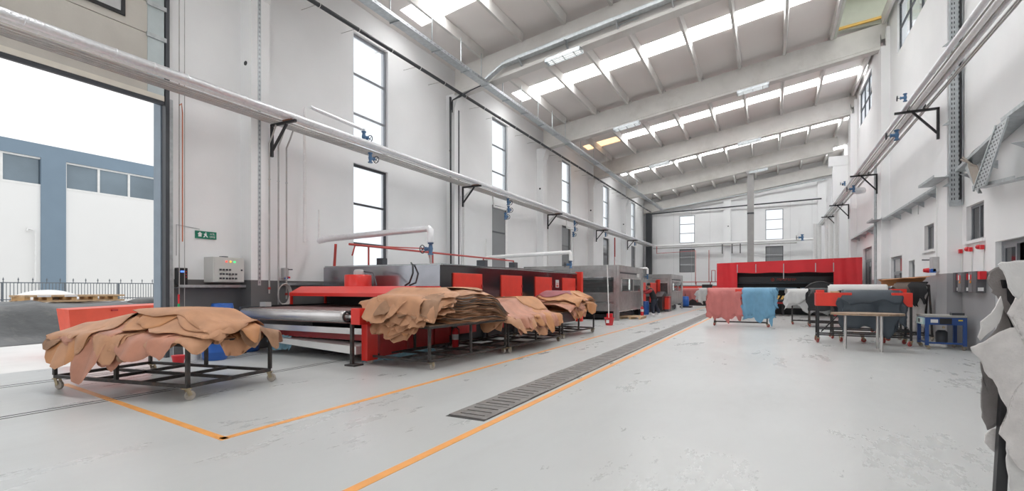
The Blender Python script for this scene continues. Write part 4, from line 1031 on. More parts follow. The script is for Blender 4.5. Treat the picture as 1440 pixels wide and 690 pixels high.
TONG = ['longest reddish tongue hanging at the middle of the front', 'tan tongue just left of the longest one at the front', 'tan tongue just right of the longest one at the front', 'flap hanging at the front left corner', 'flap sticking out at the left end', 'dark tongue hanging behind the front left leg',
        'flap at the front right corner', 'flap hanging at the right end', 'tongue beside the front right leg', 'flap at the back left side', 'flap at the back middle', 'flap hanging at the back right corner', 'short flap beside the back right leg', 'upper flap in the middle of the right end']
# a few long tongues at the front and the left end
for i, (ux, vy, an, bs, hh) in enumerate(((-.28, -.50, -1.55, .98, .30), (-.52, -.55, -1.75, .62, .22), (-.02, -.52, -1.35, .66, .26), (-1.0, -.45, -1.9, .50, .12), (-1.15, -.15, 3.0, .40, .16), (-.90, -.50, -1.45, .62, .10),
                                       (1.12, -.35, -.9, .58, .24), (1.15, .15, .1, .52, .26), (.95, -.52, -1.5, .46, .2), (-.8, .5, 1.6, .4, .2), (.2, .5, 1.5, .45, .2), (1.12, .46, .5, .56, .27), (1.02, .55, 1.0, .46, .24), (1.1, .2, -.1, .50, .30))):
    hide(T1, R1, ux, vy, bs, .36+.03*(i % 3), an, hh, 1.27, .70, .775, dome1, .07, 1.25+.06*(i % 4), 300+i, [M_tan2, M_tan3, M_tan, M_tand][i % 4], TONG[i]+' of the nearest trolley heap', 'tan hides heaped on the nearest trolley', lobes=4, rag=.025, off=.09+.012*(i % 5), nt=48, nr=9)

# trolley 2: folded stack + draped hides
T2 = (-6.19, 8.77); R2 = math.radians(86.7)
trolley(T2, R2, 2.64, 1.5, .79, .18, 'steel trolley with the tallest folded stack of brown hides beside the red conveyor box')
def dome2(u, v): return (1-.75*smooth(.45, 1.05, u))*(1-.12*smooth(.6, 1.0, abs(v)))*(.80+.20*smooth(-1.0, -.6, u))
def folded(loc, rz, u0, u1, v0, v1, hz, z0, th, seed, m, label, group, dome, a, b_):
    r = random.Random(seed); n = 26; k = 6; vs_ = []; fs = []; ph = r.uniform(0, 6.28); p2 = r.uniform(0, 6.28)
    sh = r.uniform(-.03, .03)
    for lay in (1, 0):
        for i in range(n+1):
            u = u0+(u1-u0)*i/n
            for j in range(k+1):
                w = j/k; ed = .035*math.sin(5*u+ph)+.02*math.sin(13*u+p2)+sh
                v = v0+ed+(v1-v0)*w
                z = z0+hz*dome(u/a, v/b_)+.02*math.sin(7*u+1.3)*min(1, hz*3)+(th if lay else 0)*(1 if 0 < j < k else .55)+.004*math.sin(17*u+ph)
                if j == 0: z -= .015
                vs_.append((u, v, z))
    m_ = (n+1)*(k+1)
    for i in range(n):
        for j in range(k):
            q = i*(k+1)+j; fs.append((q, q+k+1, q+k+2, q+1)); fs.append((m_+q, m_+q+1, m_+q+k+2, m_+q+k+1))
        q = i*(k+1); fs.append((q, m_+q, m_+q+k+1, q+k+1)); q += k; fs.append((q, q+k+1, m_+q+k+1, m_+q))
    for j in range(k): fs.append((j, j+1, m_+j+1, m_+j)); q = n*(k+1)+j; fs.append((q, m_+q, m_+q+1, q+1))
    me = bpy.data.meshes.new('folded_hide'); me.from_pydata(vs_, [], fs); me.polygons.foreach_set('use_smooth', [True]*len(fs)); me.materials.append(m); me.update()
    o = bpy.data.objects.new('folded_hide', me); C.objects.link(o); o.location = (loc[0], loc[1], 0); o.rotation_euler = (0, 0, rz)
    return tag(o, label, 'leather hide', group)
r = random.Random(11)
for i in range(30):
    folded(T2, R2, -.80+.01*(i % 4), 1.28+r.uniform(-.05, .05), -.80+r.uniform(-.03, .02), .7, .01+.0222*i, .79, .014, 500+i, [M_tand, M_tan, M_tand, M_brnl][r.randrange(4)],
           nth(29-i).replace('hide', 'folded brown hide')+' of the tall stack on the second trolley', 'folded brown hides in the tall stack', dome2, 1.30, .78)
for i in range(20):
    f = i/19.
    hide(T2, R2, r.uniform(-1.22, -1.05), r.uniform(-.40, .25), r.uniform(.42, .54)+.08*f, r.uniform(.75, .95), r.uniform(-1.5, 1.5), .08+.61*f, 1.28, .76, .80, dome2, .05+.05*f, r.uniform(.75, 1.35), 600+i,
         [M_tan, M_tan, M_tan3, M_tand][r.randrange(4)], nth(19-i)+' draped over the near end of the tall stack', 'tan hides draped over the near end of the tall stack', lobes=6, rag=.045, off=.02+.07*f, ripple=.045)
for i, (ux, vy, an) in enumerate(((-1.2, .35, 3.0), (-1.2, .5, 2.7), (-1.15, .05, 3.3), (-1.1, .62, 2.4), (-1.0, -.5, -1.9))):
    hide(T2, R2, ux, vy, .36, .7, an, .25+.06*i, 1.28, .76, .80, dome2, .1, .65+.08*i, 640+i, [M_tan, M_tan3][i % 2], ('lowest', 'longest', 'middle', 'upper', 'right hand')[i]+' loose flap sticking out at the near end of the second trolley', 'tan hides draped over the near end of the tall stack', lobes=5, rag=.06, off=.10, nt=44, nr=7)
for i, (ux, vy, bs, pm) in enumerate(((-1.12, -.32, .74, 1.3), (-1.15, .25, .76, 1.0), (-1.0, -.12, .72, 1.45))):
    hide(T2, R2, ux, vy, bs, .85, .1+.2*i, .64+.03*i, 1.28, .76, .80, dome2, .10+.02*i, pm, 660+i, M_tan, ('lower', 'middle', 'upper')[i]+' of three big smooth hides falling over the near end of the tall stack', 'tan hides draped over the near end of the tall stack', lobes=4, rag=.035, off=.09+.02*i, ripple=.05)
hide(T2, R2, .15, .0, .95, .62, .0, .70, 1.28, .76, .80, dome2, .06, .5, 650, M_tan, 'flat tan hide on top of the tall stack', 'top hide of the tall stack', lobes=4, rag=.03, off=.03)
# trolley 3
T3 = (-6.02, 11.62); R3 = math.radians(88)
trolley(T3, R3, 2.9, 1.45, .76, .18, 'third steel trolley, low heap of ragged tan hides, middle of the row')
def dome3(u, v): return (1-.8*smooth(.3, 1.05, abs(v)))*(1-.5*smooth(.5, 1.05, u))*(.6+.4*smooth(-1.05, -.2, u))
for i in range(26):
    f = i/25.
    hide(T3, R3, r.uniform(-1.0, 1.05), r.uniform(-.48, .05), r.uniform(.62, .84), r.uniform(.7, .95), r.uniform(-1.5, 1.5), .03+.46*f, 1.42, .70, .775, dome3, .05+.06*f, r.uniform(1.0, 1.5), 700+i,
         [M_tan, M_tan2, M_tan3, M_tan][r.randrange(4)], nth(25-i)+' of the ragged low heap on the third trolley', 'ragged tan hides on the third trolley', lobes=8, rag=.06, off=.02+.12*f+r.uniform(-.01, .01), ripple=.05, nt=64, nr=8)
# trolley 4
T4 = (-6.05, 14.95); R4 = math.radians(87)
trolley(T4, R4, 2.5, 1.4, .76, .18, 'fourth steel trolley, end of the row, with a wine red hide on top')
def dome4(u, v): return (1-.3*smooth(.5, 1.0, abs(v)))*(1-.25*smooth(.7, 1.0, u))*(.5+.5*smooth(-1.05, -.1, u))
for i in range(14):
    folded(T4, R4, .05, 1.27, -.74+r.uniform(-.03, .02), .66, .02+.042*i, .78, .026, 800+i, [M_tan, M_tan3, M_tand][r.randrange(3)],
           nth(13-i).replace('hide', 'folded hide')+' of the stack on the fourth trolley', 'folded tan hides on the fourth trolley', dome4, 1.25, .7)
for i in range(14):
    f = i/13.
    hide(T4, R4, r.uniform(-.8, .5), r.uniform(-.40, .08), r.uniform(.60, .80), r.uniform(.7, .95), r.uniform(-1.4, 1.4), .03+.57*f, 1.22, .68, .775, dome4, .05+.05*f, r.uniform(1.1, 1.5), 830+i,
         [M_tan, M_tan2, M_tan3][r.randrange(3)], nth(13-i)+' draped over the near half of the fourth trolley', 'tan hides draped over the fourth trolley', lobes=6, rag=.05, off=.02+.1*f, nt=52, nr=8)
hide(T4, R4, .75, -.62, .50, .9, -1.5, .40, 1.22, .68, .78, dome4, .05, 1.5, 870, M_tan3, 'orange tan hide hanging down the side at the far end of the fourth trolley', 'side hide of the fourth trolley', lobes=5, rag=.05, off=.10)
hide(T4, R4, -.1, .1, .72, .7, .3, .62, 1.22, .68, .78, dome4, .06, 1.2, 871, mat('wine_red_leather', (.34, .09, .10), .45, var=.15, scale=4), 'wine red hide lying on top of the fourth trolley heap', 'top hide of the fourth trolley', lobes=4, rag=.03, off=.06)

# ---------------------------------------------------------------- floor standing items, left side
def extinguisher(x, y, label, group='red fire extinguishers on the floor'):
    t = thing('fire_extinguisher', (x, y, 0), label, 'extinguisher', group)
    MB().lathe([(.07, .01), (.085, .03), (.085, .42), (.07, .47), (.03, .51), (.025, .53)], 16, (x, y, 0)).build('cylinder', M_red_p, t)
    MB().box(x-.02, x+.02, y-.05, y+.03, .53, .57).build('valve', M_dark, t)
    MB().tube([(x+.02, y, .55), (x+.1, y, .5), (x+.1, y, .25), (x+.09, y, .1)], .012, 6).build('hose', M_black, t)
    MB().lathe([(.086, .25), (.0865, .38)], 16, (x, y, 0)).build('label_band', M_white, t)
extinguisher(-5.95, 26.15, 'red fire extinguisher beside the timber pallet at the steel cabin')
extinguisher(-6.75, 9.0+1.1, 'red fire extinguisher behind the second trolley')
t = thing('mop_bucket', (-5.73, 19.5, 0), 'red bucket with a long mop handle standing at the steel cabin corner', 'bucket')
MB().lathe([(.13, .0), (.14, .02), (.19, .28), (.205, .285), (.205, .31), (.19, .31), (.14, .05)], 20, (-5.73, 19.5, 0)).build('bucket', M_red_p, t)
MB().box(-5.85, -5.63, 19.55, 19.68, .28, .46).build('wringer', M_red_p, t); MB().box(-5.80, -5.68, 19.305, 19.32, .1, .22).build('sticker', M_white, t)
MB().tube([(-5.74, 19.5, .1), (-5.85, 19.62, 2.4)], .022, 8).build('mop_handle', M_whitep, t)
MB().lathe([(.03, 0), (.11, .06), (.06, .2)], 10, (-5.74, 19.5, .06)).build('mop_head', M_grayp, t)
t = thing('timber_pallet', (-5.95, 24.2, 0), 'small timber pallet on the floor beside the nearer steel cabin', 'pallet')
for k in range(3): MB().box(-6.45+.45*k, -6.35+.45*k, 23.65, 24.85, .0, .1).build('runner', M_wood, t)
for k in range(6): MB().box(-6.5, -5.4, 23.65+.21*k, 23.79+.21*k, .1, .125).build('board', M_wood, t)
def barrel(x, y, r_, h, label, lid=M_plast):
    t = thing('barrel', (x, y, 0), label, 'barrel', 'blue plastic barrels')
    MB().lathe([(r_*.86, 0), (r_*.95, .03), (r_, h*.25), (r_*1.03, h*.27), (r_, h*.3), (r_, h*.7), (r_*1.03, h*.73), (r_, h*.76), (r_*.9, h-.03), (r_*.82, h)], 20, (x, y, 0)).build('body', M_plast, t)
    MB().lathe([(r_*.86, h-.03), (r_*.88, h+.01), (r_*.8, h+.02)], 20, (x, y, 0)).build('lid', lid, t)
barrel(-6.25, 28.2, .22, .72, 'blue barrel at the feet of the worker')
barrel(-5.75, 39.5, .26, .82, 'blue barrel on a black pallet by the farther steel cabin')
MB().box(-6.1, -5.3, 39.1, 40.0, .0, .1).build('black_pallet', M_black, label='flat black pallet under the far blue barrel', cat='pallet').location.z = 0
barrel(-11.15, 7.15, .25, 1.12, 'tall blue barrel against the wall under the control cabinet')
barrel(-11.0, 6.75+.9, .28, .85, 'blue barrel between the conveyor and the wall, behind the nearest trolley')
barrel(-10.3, 6.45, .24, .62, 'blue barrel in front of the conveyor end'); 
t = thing('paint_pail', (-10.75, 6.25, 0), 'white plastic pail among the blue barrels behind the nearest trolley', 'pail')
MB().lathe([(.15, 0), (.17, .4), (.18, .41), (.18, .45), (.16, .45)], 18, (-10.75, 6.25, 0)).build('body', M_whitep, t)
MB().lathe([(.151, .03), (.156, .12)], 18, (-10.75, 6.25, 0)).build('green_label', mat('leaf_green_print', (.25, .5, .1), .5), t)
MB().lathe([(.09, 0), (.12, .16), (.125, .17), (.11, .17)], 14, (-10.35, 5.75, 0)).build('small_bucket', M_red_p, label='small red bucket on the floor behind the nearest trolley', cat='bucket')
MB().box(-9.6, -7.9, 5.6, 9.4, 0, .001)

# ---------------------------------------------------------------- red curtained machine at the far right
def cloth_panel(x0, x1, y, z0, z1, name, parent, m, seed, amp=.05, zt=None):
    r = random.Random(seed); n, k = 22, 8; ph = r.uniform(0, 6); vs_ = []; fs = []
    for i in range(n+1):
        for j in range(k+1):
            x = x0+(x1-x0)*i/n; g = j/k
            zz = z0+((z1+(zt or 0)*i/n)-z0)*g
            vs_.append((x, y+amp*math.sin(6*x+ph+1.2*g)*(1.1-g*.7)+.4*amp*math.sin(15*x+3*g+ph), zz+.02*math.sin(4*x+ph)*(1-g)))
    for i in range(n):
        for j in range(k): q = i*(k+1)+j; fs.append((q, q+k+1, q+k+2, q+1))
    return MB().add(vs_, fs, True).build(name, m, parent)
ms = thing('curtained_machine', (.7, 32, 0), 'wide black machine under a red tarpaulin canopy at the far right', 'machine')
Y0 = 30.0
cloth_panel(-2.7, -1.66, Y0, .1, 2.83, 'curtain', ms, M_tarpr, 1, zt=.03); cloth_panel(2.78, 3.98, Y0, .1, 2.97, 'curtain', ms, M_tarpr, 2, zt=.03)
cloth_panel(-1.66, 2.78, Y0, 2.28, 2.86, 'valance', ms, M_tarpr, 3, .03, zt=.11)
for x in (-1.66, -.75, .56, 2.0, 2.78):
    MB().box(x-.02, x+.02, Y0-.05, Y0-.03, 2.3 if abs(x-.56) > .1 else 1.95, 2.75).build('strap', M_grayp, ms)
MB().box(-2.7, -2.66, Y0, 31.6, 0, 2.82).build('side_curtain', M_tarpr, ms); MB().box(-2.7, 3.9, Y0+.05, 31.6, 2.80, 2.83).build('canopy', M_tarpr, ms)
for x in (-2.65, 3.9):
    for y in (Y0+.1, 31.5): MB().box(x-.04, x+.04, y-.04, y+.04, 0, 2.8).build('canopy_post', M_galv, ms)
MB().box(-2.3, 3.7, 32.0, 36.5, .0, 2.72).build('machine_body', M_black, ms)
MB().box(-1.9, 3.3, 31.2, 32.0, 1.75, 2.12, .02).build('machine_hood', mat('anthracite_panel', (.03, .03, .034), .3), ms)
MB().box(-1.9, 3.3, 31.19, 31.2, 1.72, 1.75).build('edge_strip', mat('grey_blue_edge', (.12, .17, .21), .3), ms)  # thin grey-blue strip along the lower edge of the hood
MB().box(-1.0, 1.2, 30.9, 32.0, 1.35, 1.5).box(1.4, 3.2, 30.9, 32, 1.35, 1.5).build('feed_plate', mat('blue_grey_plate', (.12, .2, .27), .3), ms)
MB().box(-1.6, 2.8, 30.8, 31.9, .75, .85).build('table_bar', M_dark, ms); MB().box(-.2, 2.4, 30.7, 30.8, .62, .70).build('red_bar', M_dred, ms)
for k in range(7): MB().add([(.2+.22*k, 30.78, .86), (.32+.22*k, 30.78, .86), (.42+.22*k, 30.78, 1.06), (.30+.22*k, 30.78, 1.06)], [(0, 1, 2, 3)]).build('hazard_stripe', M_yel, ms)
for x in (-1.5, .5, 2.5): MB().box(x, x+.1, 30.8, 30.9, 0, .75).build('leg', M_black, ms)
MB().torus((.06, 31.185, 1.93), .075, .018, 'y', 16, 6).box(.03, .09, 31.18, 31.19, 1.90, 1.96).build('emblem', M_txt, ms, label='round dark red emblem')
for k in range(9):
    x = .26+.105*k
    MB().box(x, x+.02, 31.183, 31.19, 1.87, 1.99).box(x+.02, x+.07, 31.183, 31.19, 1.965, 1.99).box(x+.055, x+.075, 31.183, 31.19, 1.87 if k % 2 else 1.92, 1.965).build('letter_mark', M_txt, ms)
dw = MB().torus((2.1, 28.5, 1.0), .75, .06, 'y', 36, 8).lathe([(.72, 0), (.72, .1)], 36, (2.1, 28.45, 1.0), 'y')
dw.build('black_drum', M_black, label='large round black drum rising behind the white hides', cat='drum')

# ---------------------------------------------------------------- horses with hanging hides
def hang(x0, x1, y, zt, lf, lb, rho, seed, m, name, label, group=None, edge=.05, low=.10, tilt=0., ny=22, nx=30, cuts=4):
    """hide hung over a horizontal bar running along X at height zt; lf/lb = lengths hanging to -Y / +Y"""
    r = random.Random(seed); ph = [r.uniform(0, 6.28) for _ in range(8)]
    cu = [(r.uniform(.05, .95), r.uniform(.04, .10), r.uniform(-1, 1)) for _ in range(cuts)]
    def ragx(s, k): return edge*(math.sin(5*s+ph[k])+.6*math.sin(11*s+ph[k+1])+.4*math.sin(23*s+ph[k+2]))
    vs_ = []; fs = []
    for j in range(ny+1):
        g = j/ny
        for i in range(nx+1):
            f = i/nx
            LF = lf*(1+low*(math.sin(4.2*f*2+ph[4])+.5*math.sin(9*f*2+ph[5]))+sum(a*.22*math.exp(-((f-c_)/w)**2) for c_, w, a in cu))
            s = -LF+(LF+lb)*g
            xa = x0+ragx(s, 0); xb = x1+ragx(s, 3); x = xa+(xb-xa)*f
            q = rho*PI/2; fold = .022*math.sin(7*x+ph[6])*min(1, abs(s)/.5)+.012*math.sin(17*x+ph[7]+2*s)*min(1, abs(s)/.4)
            if abs(s) < q: yy = rho*math.sin(s/rho); z = zt-rho*(1-math.cos(s/rho))
            else: sg = 1 if s > 0 else -1; yy = sg*(rho+.02*(abs(s)-q))+fold; z = zt-rho-(abs(s)-q)
            vs_.append((x, y+yy, max(.02, z)+tilt*(x-x0)))
    n = nx+1
    for j in range(ny):
        for i in range(nx): q = j*n+i; fs.append((q, q+1, q+n+1, q+n))
    k = len(vs_); vs2 = [(x, yy+(.004 if yy < y else -.004), z-.003) for x, yy, z in vs_]
    fs2 = [tuple(reversed([a+k for a in f_])) for f_ in fs]
    rim = [(i, k+i, k+i+1, i+1) for i in range(nx)]+[(ny*n+i+1, k+ny*n+i+1, k+ny*n+i, ny*n+i) for i in range(nx)]+[((j+1)*n, k+(j+1)*n, k+j*n, j*n) for j in range(ny)]+[(j*n+nx, k+j*n+nx, k+(j+1)*n+nx, (j+1)*n+nx) for j in range(ny)]
    b = MB().add(vs_+vs2, fs+fs2+rim, True)
    return b.build(name, m, label=label, cat='leather hide', group=group)
def horse(x0, x1, y, zt, label, dep=.6, red=False, wheels=M_redw):
    t = thing('hide_horse', ((x0+x1)/2, y, 0), label, 'rack')
    for x in (x0, x1):
        MB().beam((x, y-dep/2, .14), (x, y-.06, zt-.08), .045, .045, (1, 0, 0)).beam((x, y+dep/2, .14), (x, y+.06, zt-.08), .045, .045, (1, 0, 0)).beam((x, y-dep/2-.05, .14), (x, y+dep/2+.05, .14), .05, .05).build('end_frame', M_trolley, t)
        for yy in (y-dep/2, y+dep/2): caster(t, x, yy, .115, .3+x, wheels, .055)
    for yy in (y-dep/2, y+dep/2): MB().box(x0, x1, yy-.02, yy+.02, .14, .18).build('bottom_rail', M_trolley, t)
    MB().tube([(x0-.03, y, zt-.1), (x1+.03, y, zt-.1)], .07, 10).build('top_bar', M_trolley, t)
    return t
hs = horse(-2.0, -.15, 21.4, 1.46, 'low wheeled horse carrying the salmon and the sky blue hides', .26)
MB().box(-1.25, -1.0, 21.22, 21.58, 1.05, 1.44).build('red_saddle', M_red2, hs)
for k in range(3):
    hang(-2.28+.03*k, -1.05+.03*k, 21.4, 1.475+.008*k, 1.28-.05*k, .9, .17+.008*k, 40+k, M_pink, 'leather_hide', ('innermost', 'middle', 'outermost')[k]+' salmon pink hide on the horse left of the sky blue hides', 'salmon pink hides on the near horse', edge=.04, low=.06)
    hang(-.98+.02*k, .08+.03*k, 21.38, 1.485+.008*k, 1.32-.06*k, .95, .19+.008*k, 50+k, M_blue, 'leather_hide', ('innermost', 'middle', 'outermost')[k]+' sky blue hide on the horse beside the salmon pink hides', 'sky blue hides on the near horse', edge=.05, low=.05)
hang(-.05, .18, 21.36, 1.49, .75, .5, .21, 58, M_blue, 'leather_hide', 'narrow flap of sky blue hide hanging at the right of the blue pile', edge=.05, nx=10)
horse(.75, 2.6, 23.5, 1.43, 'wheeled horse carrying the off white hides, left of the red ended rack', .26)
for k in range(2):
    hang(.50+.04*k, 2.7, 23.5, 1.45+.008*k, .95-.15*k, .9, .17+.008*k, 60+k, M_wht, 'leather_hide', ('inner', 'outer')[k]+' off white hide hanging behind the left end of the red rack', 'off white hides on the middle horse', edge=.05, low=.16, cuts=6)
# far horse with pink + white, red-black machine at the far left end
horse(-5.8, -4.3, 40.0, 1.44, 'distant wheeled horse with pink and white hides beyond the far steel cabin', .7)
hang(-6.1, -4.75, 40.0, 1.46, 1.1, .9, .17, 70, M_pink, 'leather_hide', 'salmon pink hide hanging far away beyond the far steel cabin', edge=.08)
hang(-5.0, -4.15, 39.98, 1.475, 1.15, .9, .19, 71, M_wht, 'leather_hide', 'white hide hanging far away beside the distant pink hide', edge=.12)
fm = thing('press_machine', (-4.5, 46, 0), 'distant low red and black machine in front of the far wall', 'machine')
MB().box(-7.2, -3.0, 45, 47, 0, 1.35).build('body', M_black, fm); MB().box(-7.2, -5.2, 44.96, 45, 1.1, 1.6).build('red_cover', M_red2, fm); MB().box(-4.4, -3.0, 44.96, 45, 1.1, 1.6).build('red_cover', M_red2, fm); MB().box(-5.2, -4.4, 44.9, 45.2, 1.1, 1.75).build('head', M_black, fm)
rl = thing('guard_rail', (-5, 47.5, 0), 'thin red guard rail in front of the far wall windows', 'rail')
for z in (1.5, 2.0): MB().tube([(-7.5, 47.5, z), (-3, 47.5, z)], .035, 8).build('rail', M_redpipe, rl)
for x in (-7.2, -6, -4.8, -3.6): MB().tube([(x, 47.5, 0), (x, 47.5, 2.0)], .035, 8).build('post', M_redpipe, rl)
MB().tube([(-4.7, 47.5, 2), (-4.7, 47.5, 3.0), (-4.4, 47.5, 3.0), (-4.4, 47.5, 2.0)], .035, 8).build('loop', M_redpipe, rl)

# front right rack with red end boxes and dark slate hides
rk2 = thing('red_ended_rack', (2.1, 16.3, 0), 'wheeled rack with red sheet ends behind the oval table', 'rack')
MB().box(1.08, 1.90, 16.0, 16.6, 1.0, 1.36, .01).build('red_end', M_red2, rk2); MB().box(2.75, 3.19, 16.0, 16.6, 1.0, 1.36, .01).build('red_end', M_red2, rk2)
MB().box(1.10, 1.28, 16.1, 16.5, 1.36, 1.43).build('red_block', M_red2, rk2); MB().box(2.8, 3.1, 16.2, 16.6, 1.36, 1.46).build('red_block', M_red2, rk2)
MB().box(1.42, 1.62, 16.0, 16.2, 1.36, 1.40).build('cardboard', M_wood, rk2)
MB().box(1.9, 2.75, 16.1, 16.5, 1.2, 1.36).build('saddle', M_trolley, rk2)
for x in (1.13, 3.15):
    for y in (16.0, 16.6): MB().box(x-.025, x+.025, y-.025, y+.025, .14, 1.0).build('leg', M_black, rk2); caster(rk2, x, y, .14, .7+x, M_redw, .06)
for z in (.2, .36):
    for y in (16.0, 16.6): MB().box(1.13, 3.15, y-.018, y+.018, z, z+.035).build('rail', M_black, rk2)
for x in (1.13, 3.15): MB().box(x-.02, x+.02, 16.0, 16.6, .2, .235).build('rail', M_black, rk2)
MB().beam((1.2, 16.02, .3), (1.75, 16.02, .95), .03, .03).build('strut', M_black, rk2)
for x in (1.7, 2.2, 2.7): caster(rk2, x, 16.6, .2, x*3, M_redw, .06)
hang(1.60, 3.02, 16.3, 1.415, 1.25, .8, .345, 80, M_navy, 'leather_hide', 'dark slate hide hanging behind the oval table, lowest layer', 'dark slate hides on the red ended rack', edge=.05, low=.10, cuts=4)
hang(1.68, 2.96, 16.3, 1.43, .85, .8, .365, 81, M_navy, 'leather_hide', 'dark slate hide hanging behind the oval table, upper layer', 'dark slate hides on the red ended rack', edge=.03, low=.08)
hang(1.70, 3.0, 16.3, 1.44, .55, .5, .385, 82, M_navy, 'leather_hide', 'short dark slate hide edge along the top of the rack', 'dark slate hides on the red ended rack', edge=.035, low=.08)
horse(1.6, 2.95, 17.7, 1.5, 'wheeled horse with the white hide roll behind the dark slate hides', .6)
for k in range(4): hang(1.5+.01*k, 2.92, 17.7, 1.53+.02*k, .62-.03*k, .6, .2+.02*k, 85+k, M_wht, 'leather_hide', ('lowest', 'second lowest', 'third', 'topmost')[k]+' white hide in the thick pile behind the dark slate hides', 'white hides behind the dark slate hides', edge=.015, low=.02)
# brown and black hides by the wall
bh = horse(3.3, 4.0, 18.3, 1.62, 'narrow rack by the right wall with brown and black hides', .8, wheels=M_rubber)
hang(3.20, 3.62, 18.3, 1.66, .85, .8, .26, 90, M_brnl, 'leather_hide', 'taupe hide hanging on the narrow rack by the wall', edge=.05)
hang(3.55, 3.92, 18.25, 1.67, .72, .8, .27, 91, M_blkl, 'leather_hide', 'black hide hanging beside the taupe one by the wall', edge=.05)
hang(3.25, 3.90, 18.35, 1.62, 1.35, .8, .22, 92, M_gryl, 'leather_hide', 'grey hide hanging behind the taupe and black hides by the wall', edge=.04)
hang(2.9, 3.95, 18.3, 1.74, .10, .35, .24, 93, M_tan3, 'leather_hide', 'orange brown hide lying across the top of the narrow wall rack', edge=.07, tilt=.08)
for k, y in enumerate((19.0, 20.2)):
    hang(3.0, 3.9, y, 1.5, 1.1, .9, .3, 95+k, M_blkl, 'leather_hide', ('black hide hanging behind the narrow wall rack', 'black hide hanging farther back by the office door')[k], edge=.05)
    horse(3.05, 3.85, y, 1.45, ('rack of black hides behind the narrow wall rack', 'rack of black hides by the office door')[k], .8)
hang(1.25, 3.9, 22.6, 1.48, 1.1, .9, .3, 98, M_blkl, 'leather_hide', 'wide black hide in the shadow behind the red ended rack', edge=.05); horse(1.3, 3.8, 22.6, 1.4, 'wide rack under the black hide behind the red ended rack', .7)

# oval table
t = thing('oval_table', (2.05, 14.65, 0), 'oval plywood table on steel tube legs in front of the dark slate hides', 'table')
pts = [(2.04+.74*math.cos(a*PI/20), 14.68+.46*math.sin(a*PI/20)) for a in range(40)]
MB().prism(pts, .835, .885, 'z').build('tabletop', M_woodt, t)
for x, y in ((1.61, 14.72), (2.30, 15.0), (2.27, 14.32)): MB().lathe([(.028, 0), (.032, .02), (.032, .835)], 12, (x, y, 0)).build('leg', M_ssl, t)

# blue wheeled machine table
bt = thing('strapping_table', (3.7, 15.9, 0), 'blue wheeled strapping machine table against the right wall', 'machine')
X0, X1, Y0_, Y1_ = 3.32, 4.1, 15.45, 16.25
for x in (X0, X1-.07):
    for y in (Y0_, Y1_-.07): MB().box(x, x+.07, y, y+.07, .1, .78).build('leg', M_bluem, bt); caster(bt, x+.035, y+.035, .1, x*2, M_rubber, .045)
MB().box(X0+.07, X1-.07, Y0_, Y0_+.02, .60, .78).box(X0, X0+.02, Y0_+.07, Y1_-.07, .60, .78).box(X0+.07, X1-.07, Y1_-.02, Y1_, .6, .78).build('side_panel', M_bluem, bt)
MB().box(X0+.07, X1-.07, Y0_+.02, Y0_+.05, .14, .18).box(X0+.02, X0+.05, Y0_+.07, Y1_-.07, .14, .18).build('lower_rail', M_bluem, bt)
MB().box(X0-.01, X1+.01, Y0_-.01, Y1_+.01, .78, .83, .008).build('tabletop', mat('grey_worktop', (.4, .39, .37), .4, var=.1), bt)
MB().box(X1-.25, X1-.02, Y0_+.1, Y0_+.3, .83, .89).build('black_block', M_dark, bt)
MB().box(X0+.10, X0+.24, Y0_-.006, Y0_, .65, .73).build('rating_plate', M_whitep, bt); MB().box(X0+.27, X0+.50, Y0_-.004, Y0_+.001, .62, .76).build('dark_opening', M_black, bt)
MB().box(X1-.16, X1-.08, Y0_-.005, Y0_, .70, .73).build('yellow_label', mat('yellow_print', (.8, .6, .05), .5), bt)
MB().box(X0-.035, X0, Y0_+.05, Y1_-.1, .60, .76).build('control_plate', mat('pale_teal_plate', (.55, .72, .70), .4), bt)
for k in range(2): MB().box(X0-.04, X0-.035, Y0_+.15+.2*k, Y0_+.28+.2*k, .64, .73).build('dial', M_dark if k else M_white, bt)
MB().lathe([(.1, 0), (.12, .05), (.12, .28), (.08, .33)], 14, (X0+.4, Y0_+.4, .12)).build('motor', M_dark, bt)
MB().lathe([(.03, 0), (.03, .03)], 10, (X0+.36, Y0_+.05, .54), 'y').build('roller_end', M_castr, bt)

# ---------------------------------------------------------------- foreground rack at the right edge
fr = thing('hide_rack', (1.95, 4.3, 0), 'black rack post at the right edge carrying pale grey suede hides', 'rack')
MB().beam((1.175, 3.93, 0), (1.26, 3.98, 1.55), .05, .05).build('post', M_black, fr); MB().beam((1.2, 3.98, 1.52), (3.0, 4.91, 1.52), .05, .05).build('top_bar', M_black, fr)
MB().beam((2.98, 4.9, 0), (2.98, 4.9, 1.5), .05, .05).build('post', M_black, fr); MB().beam((1.2, 3.95, .12), (3.0, 4.87, .12), .04, .04).build('lower_bar', M_black, fr)
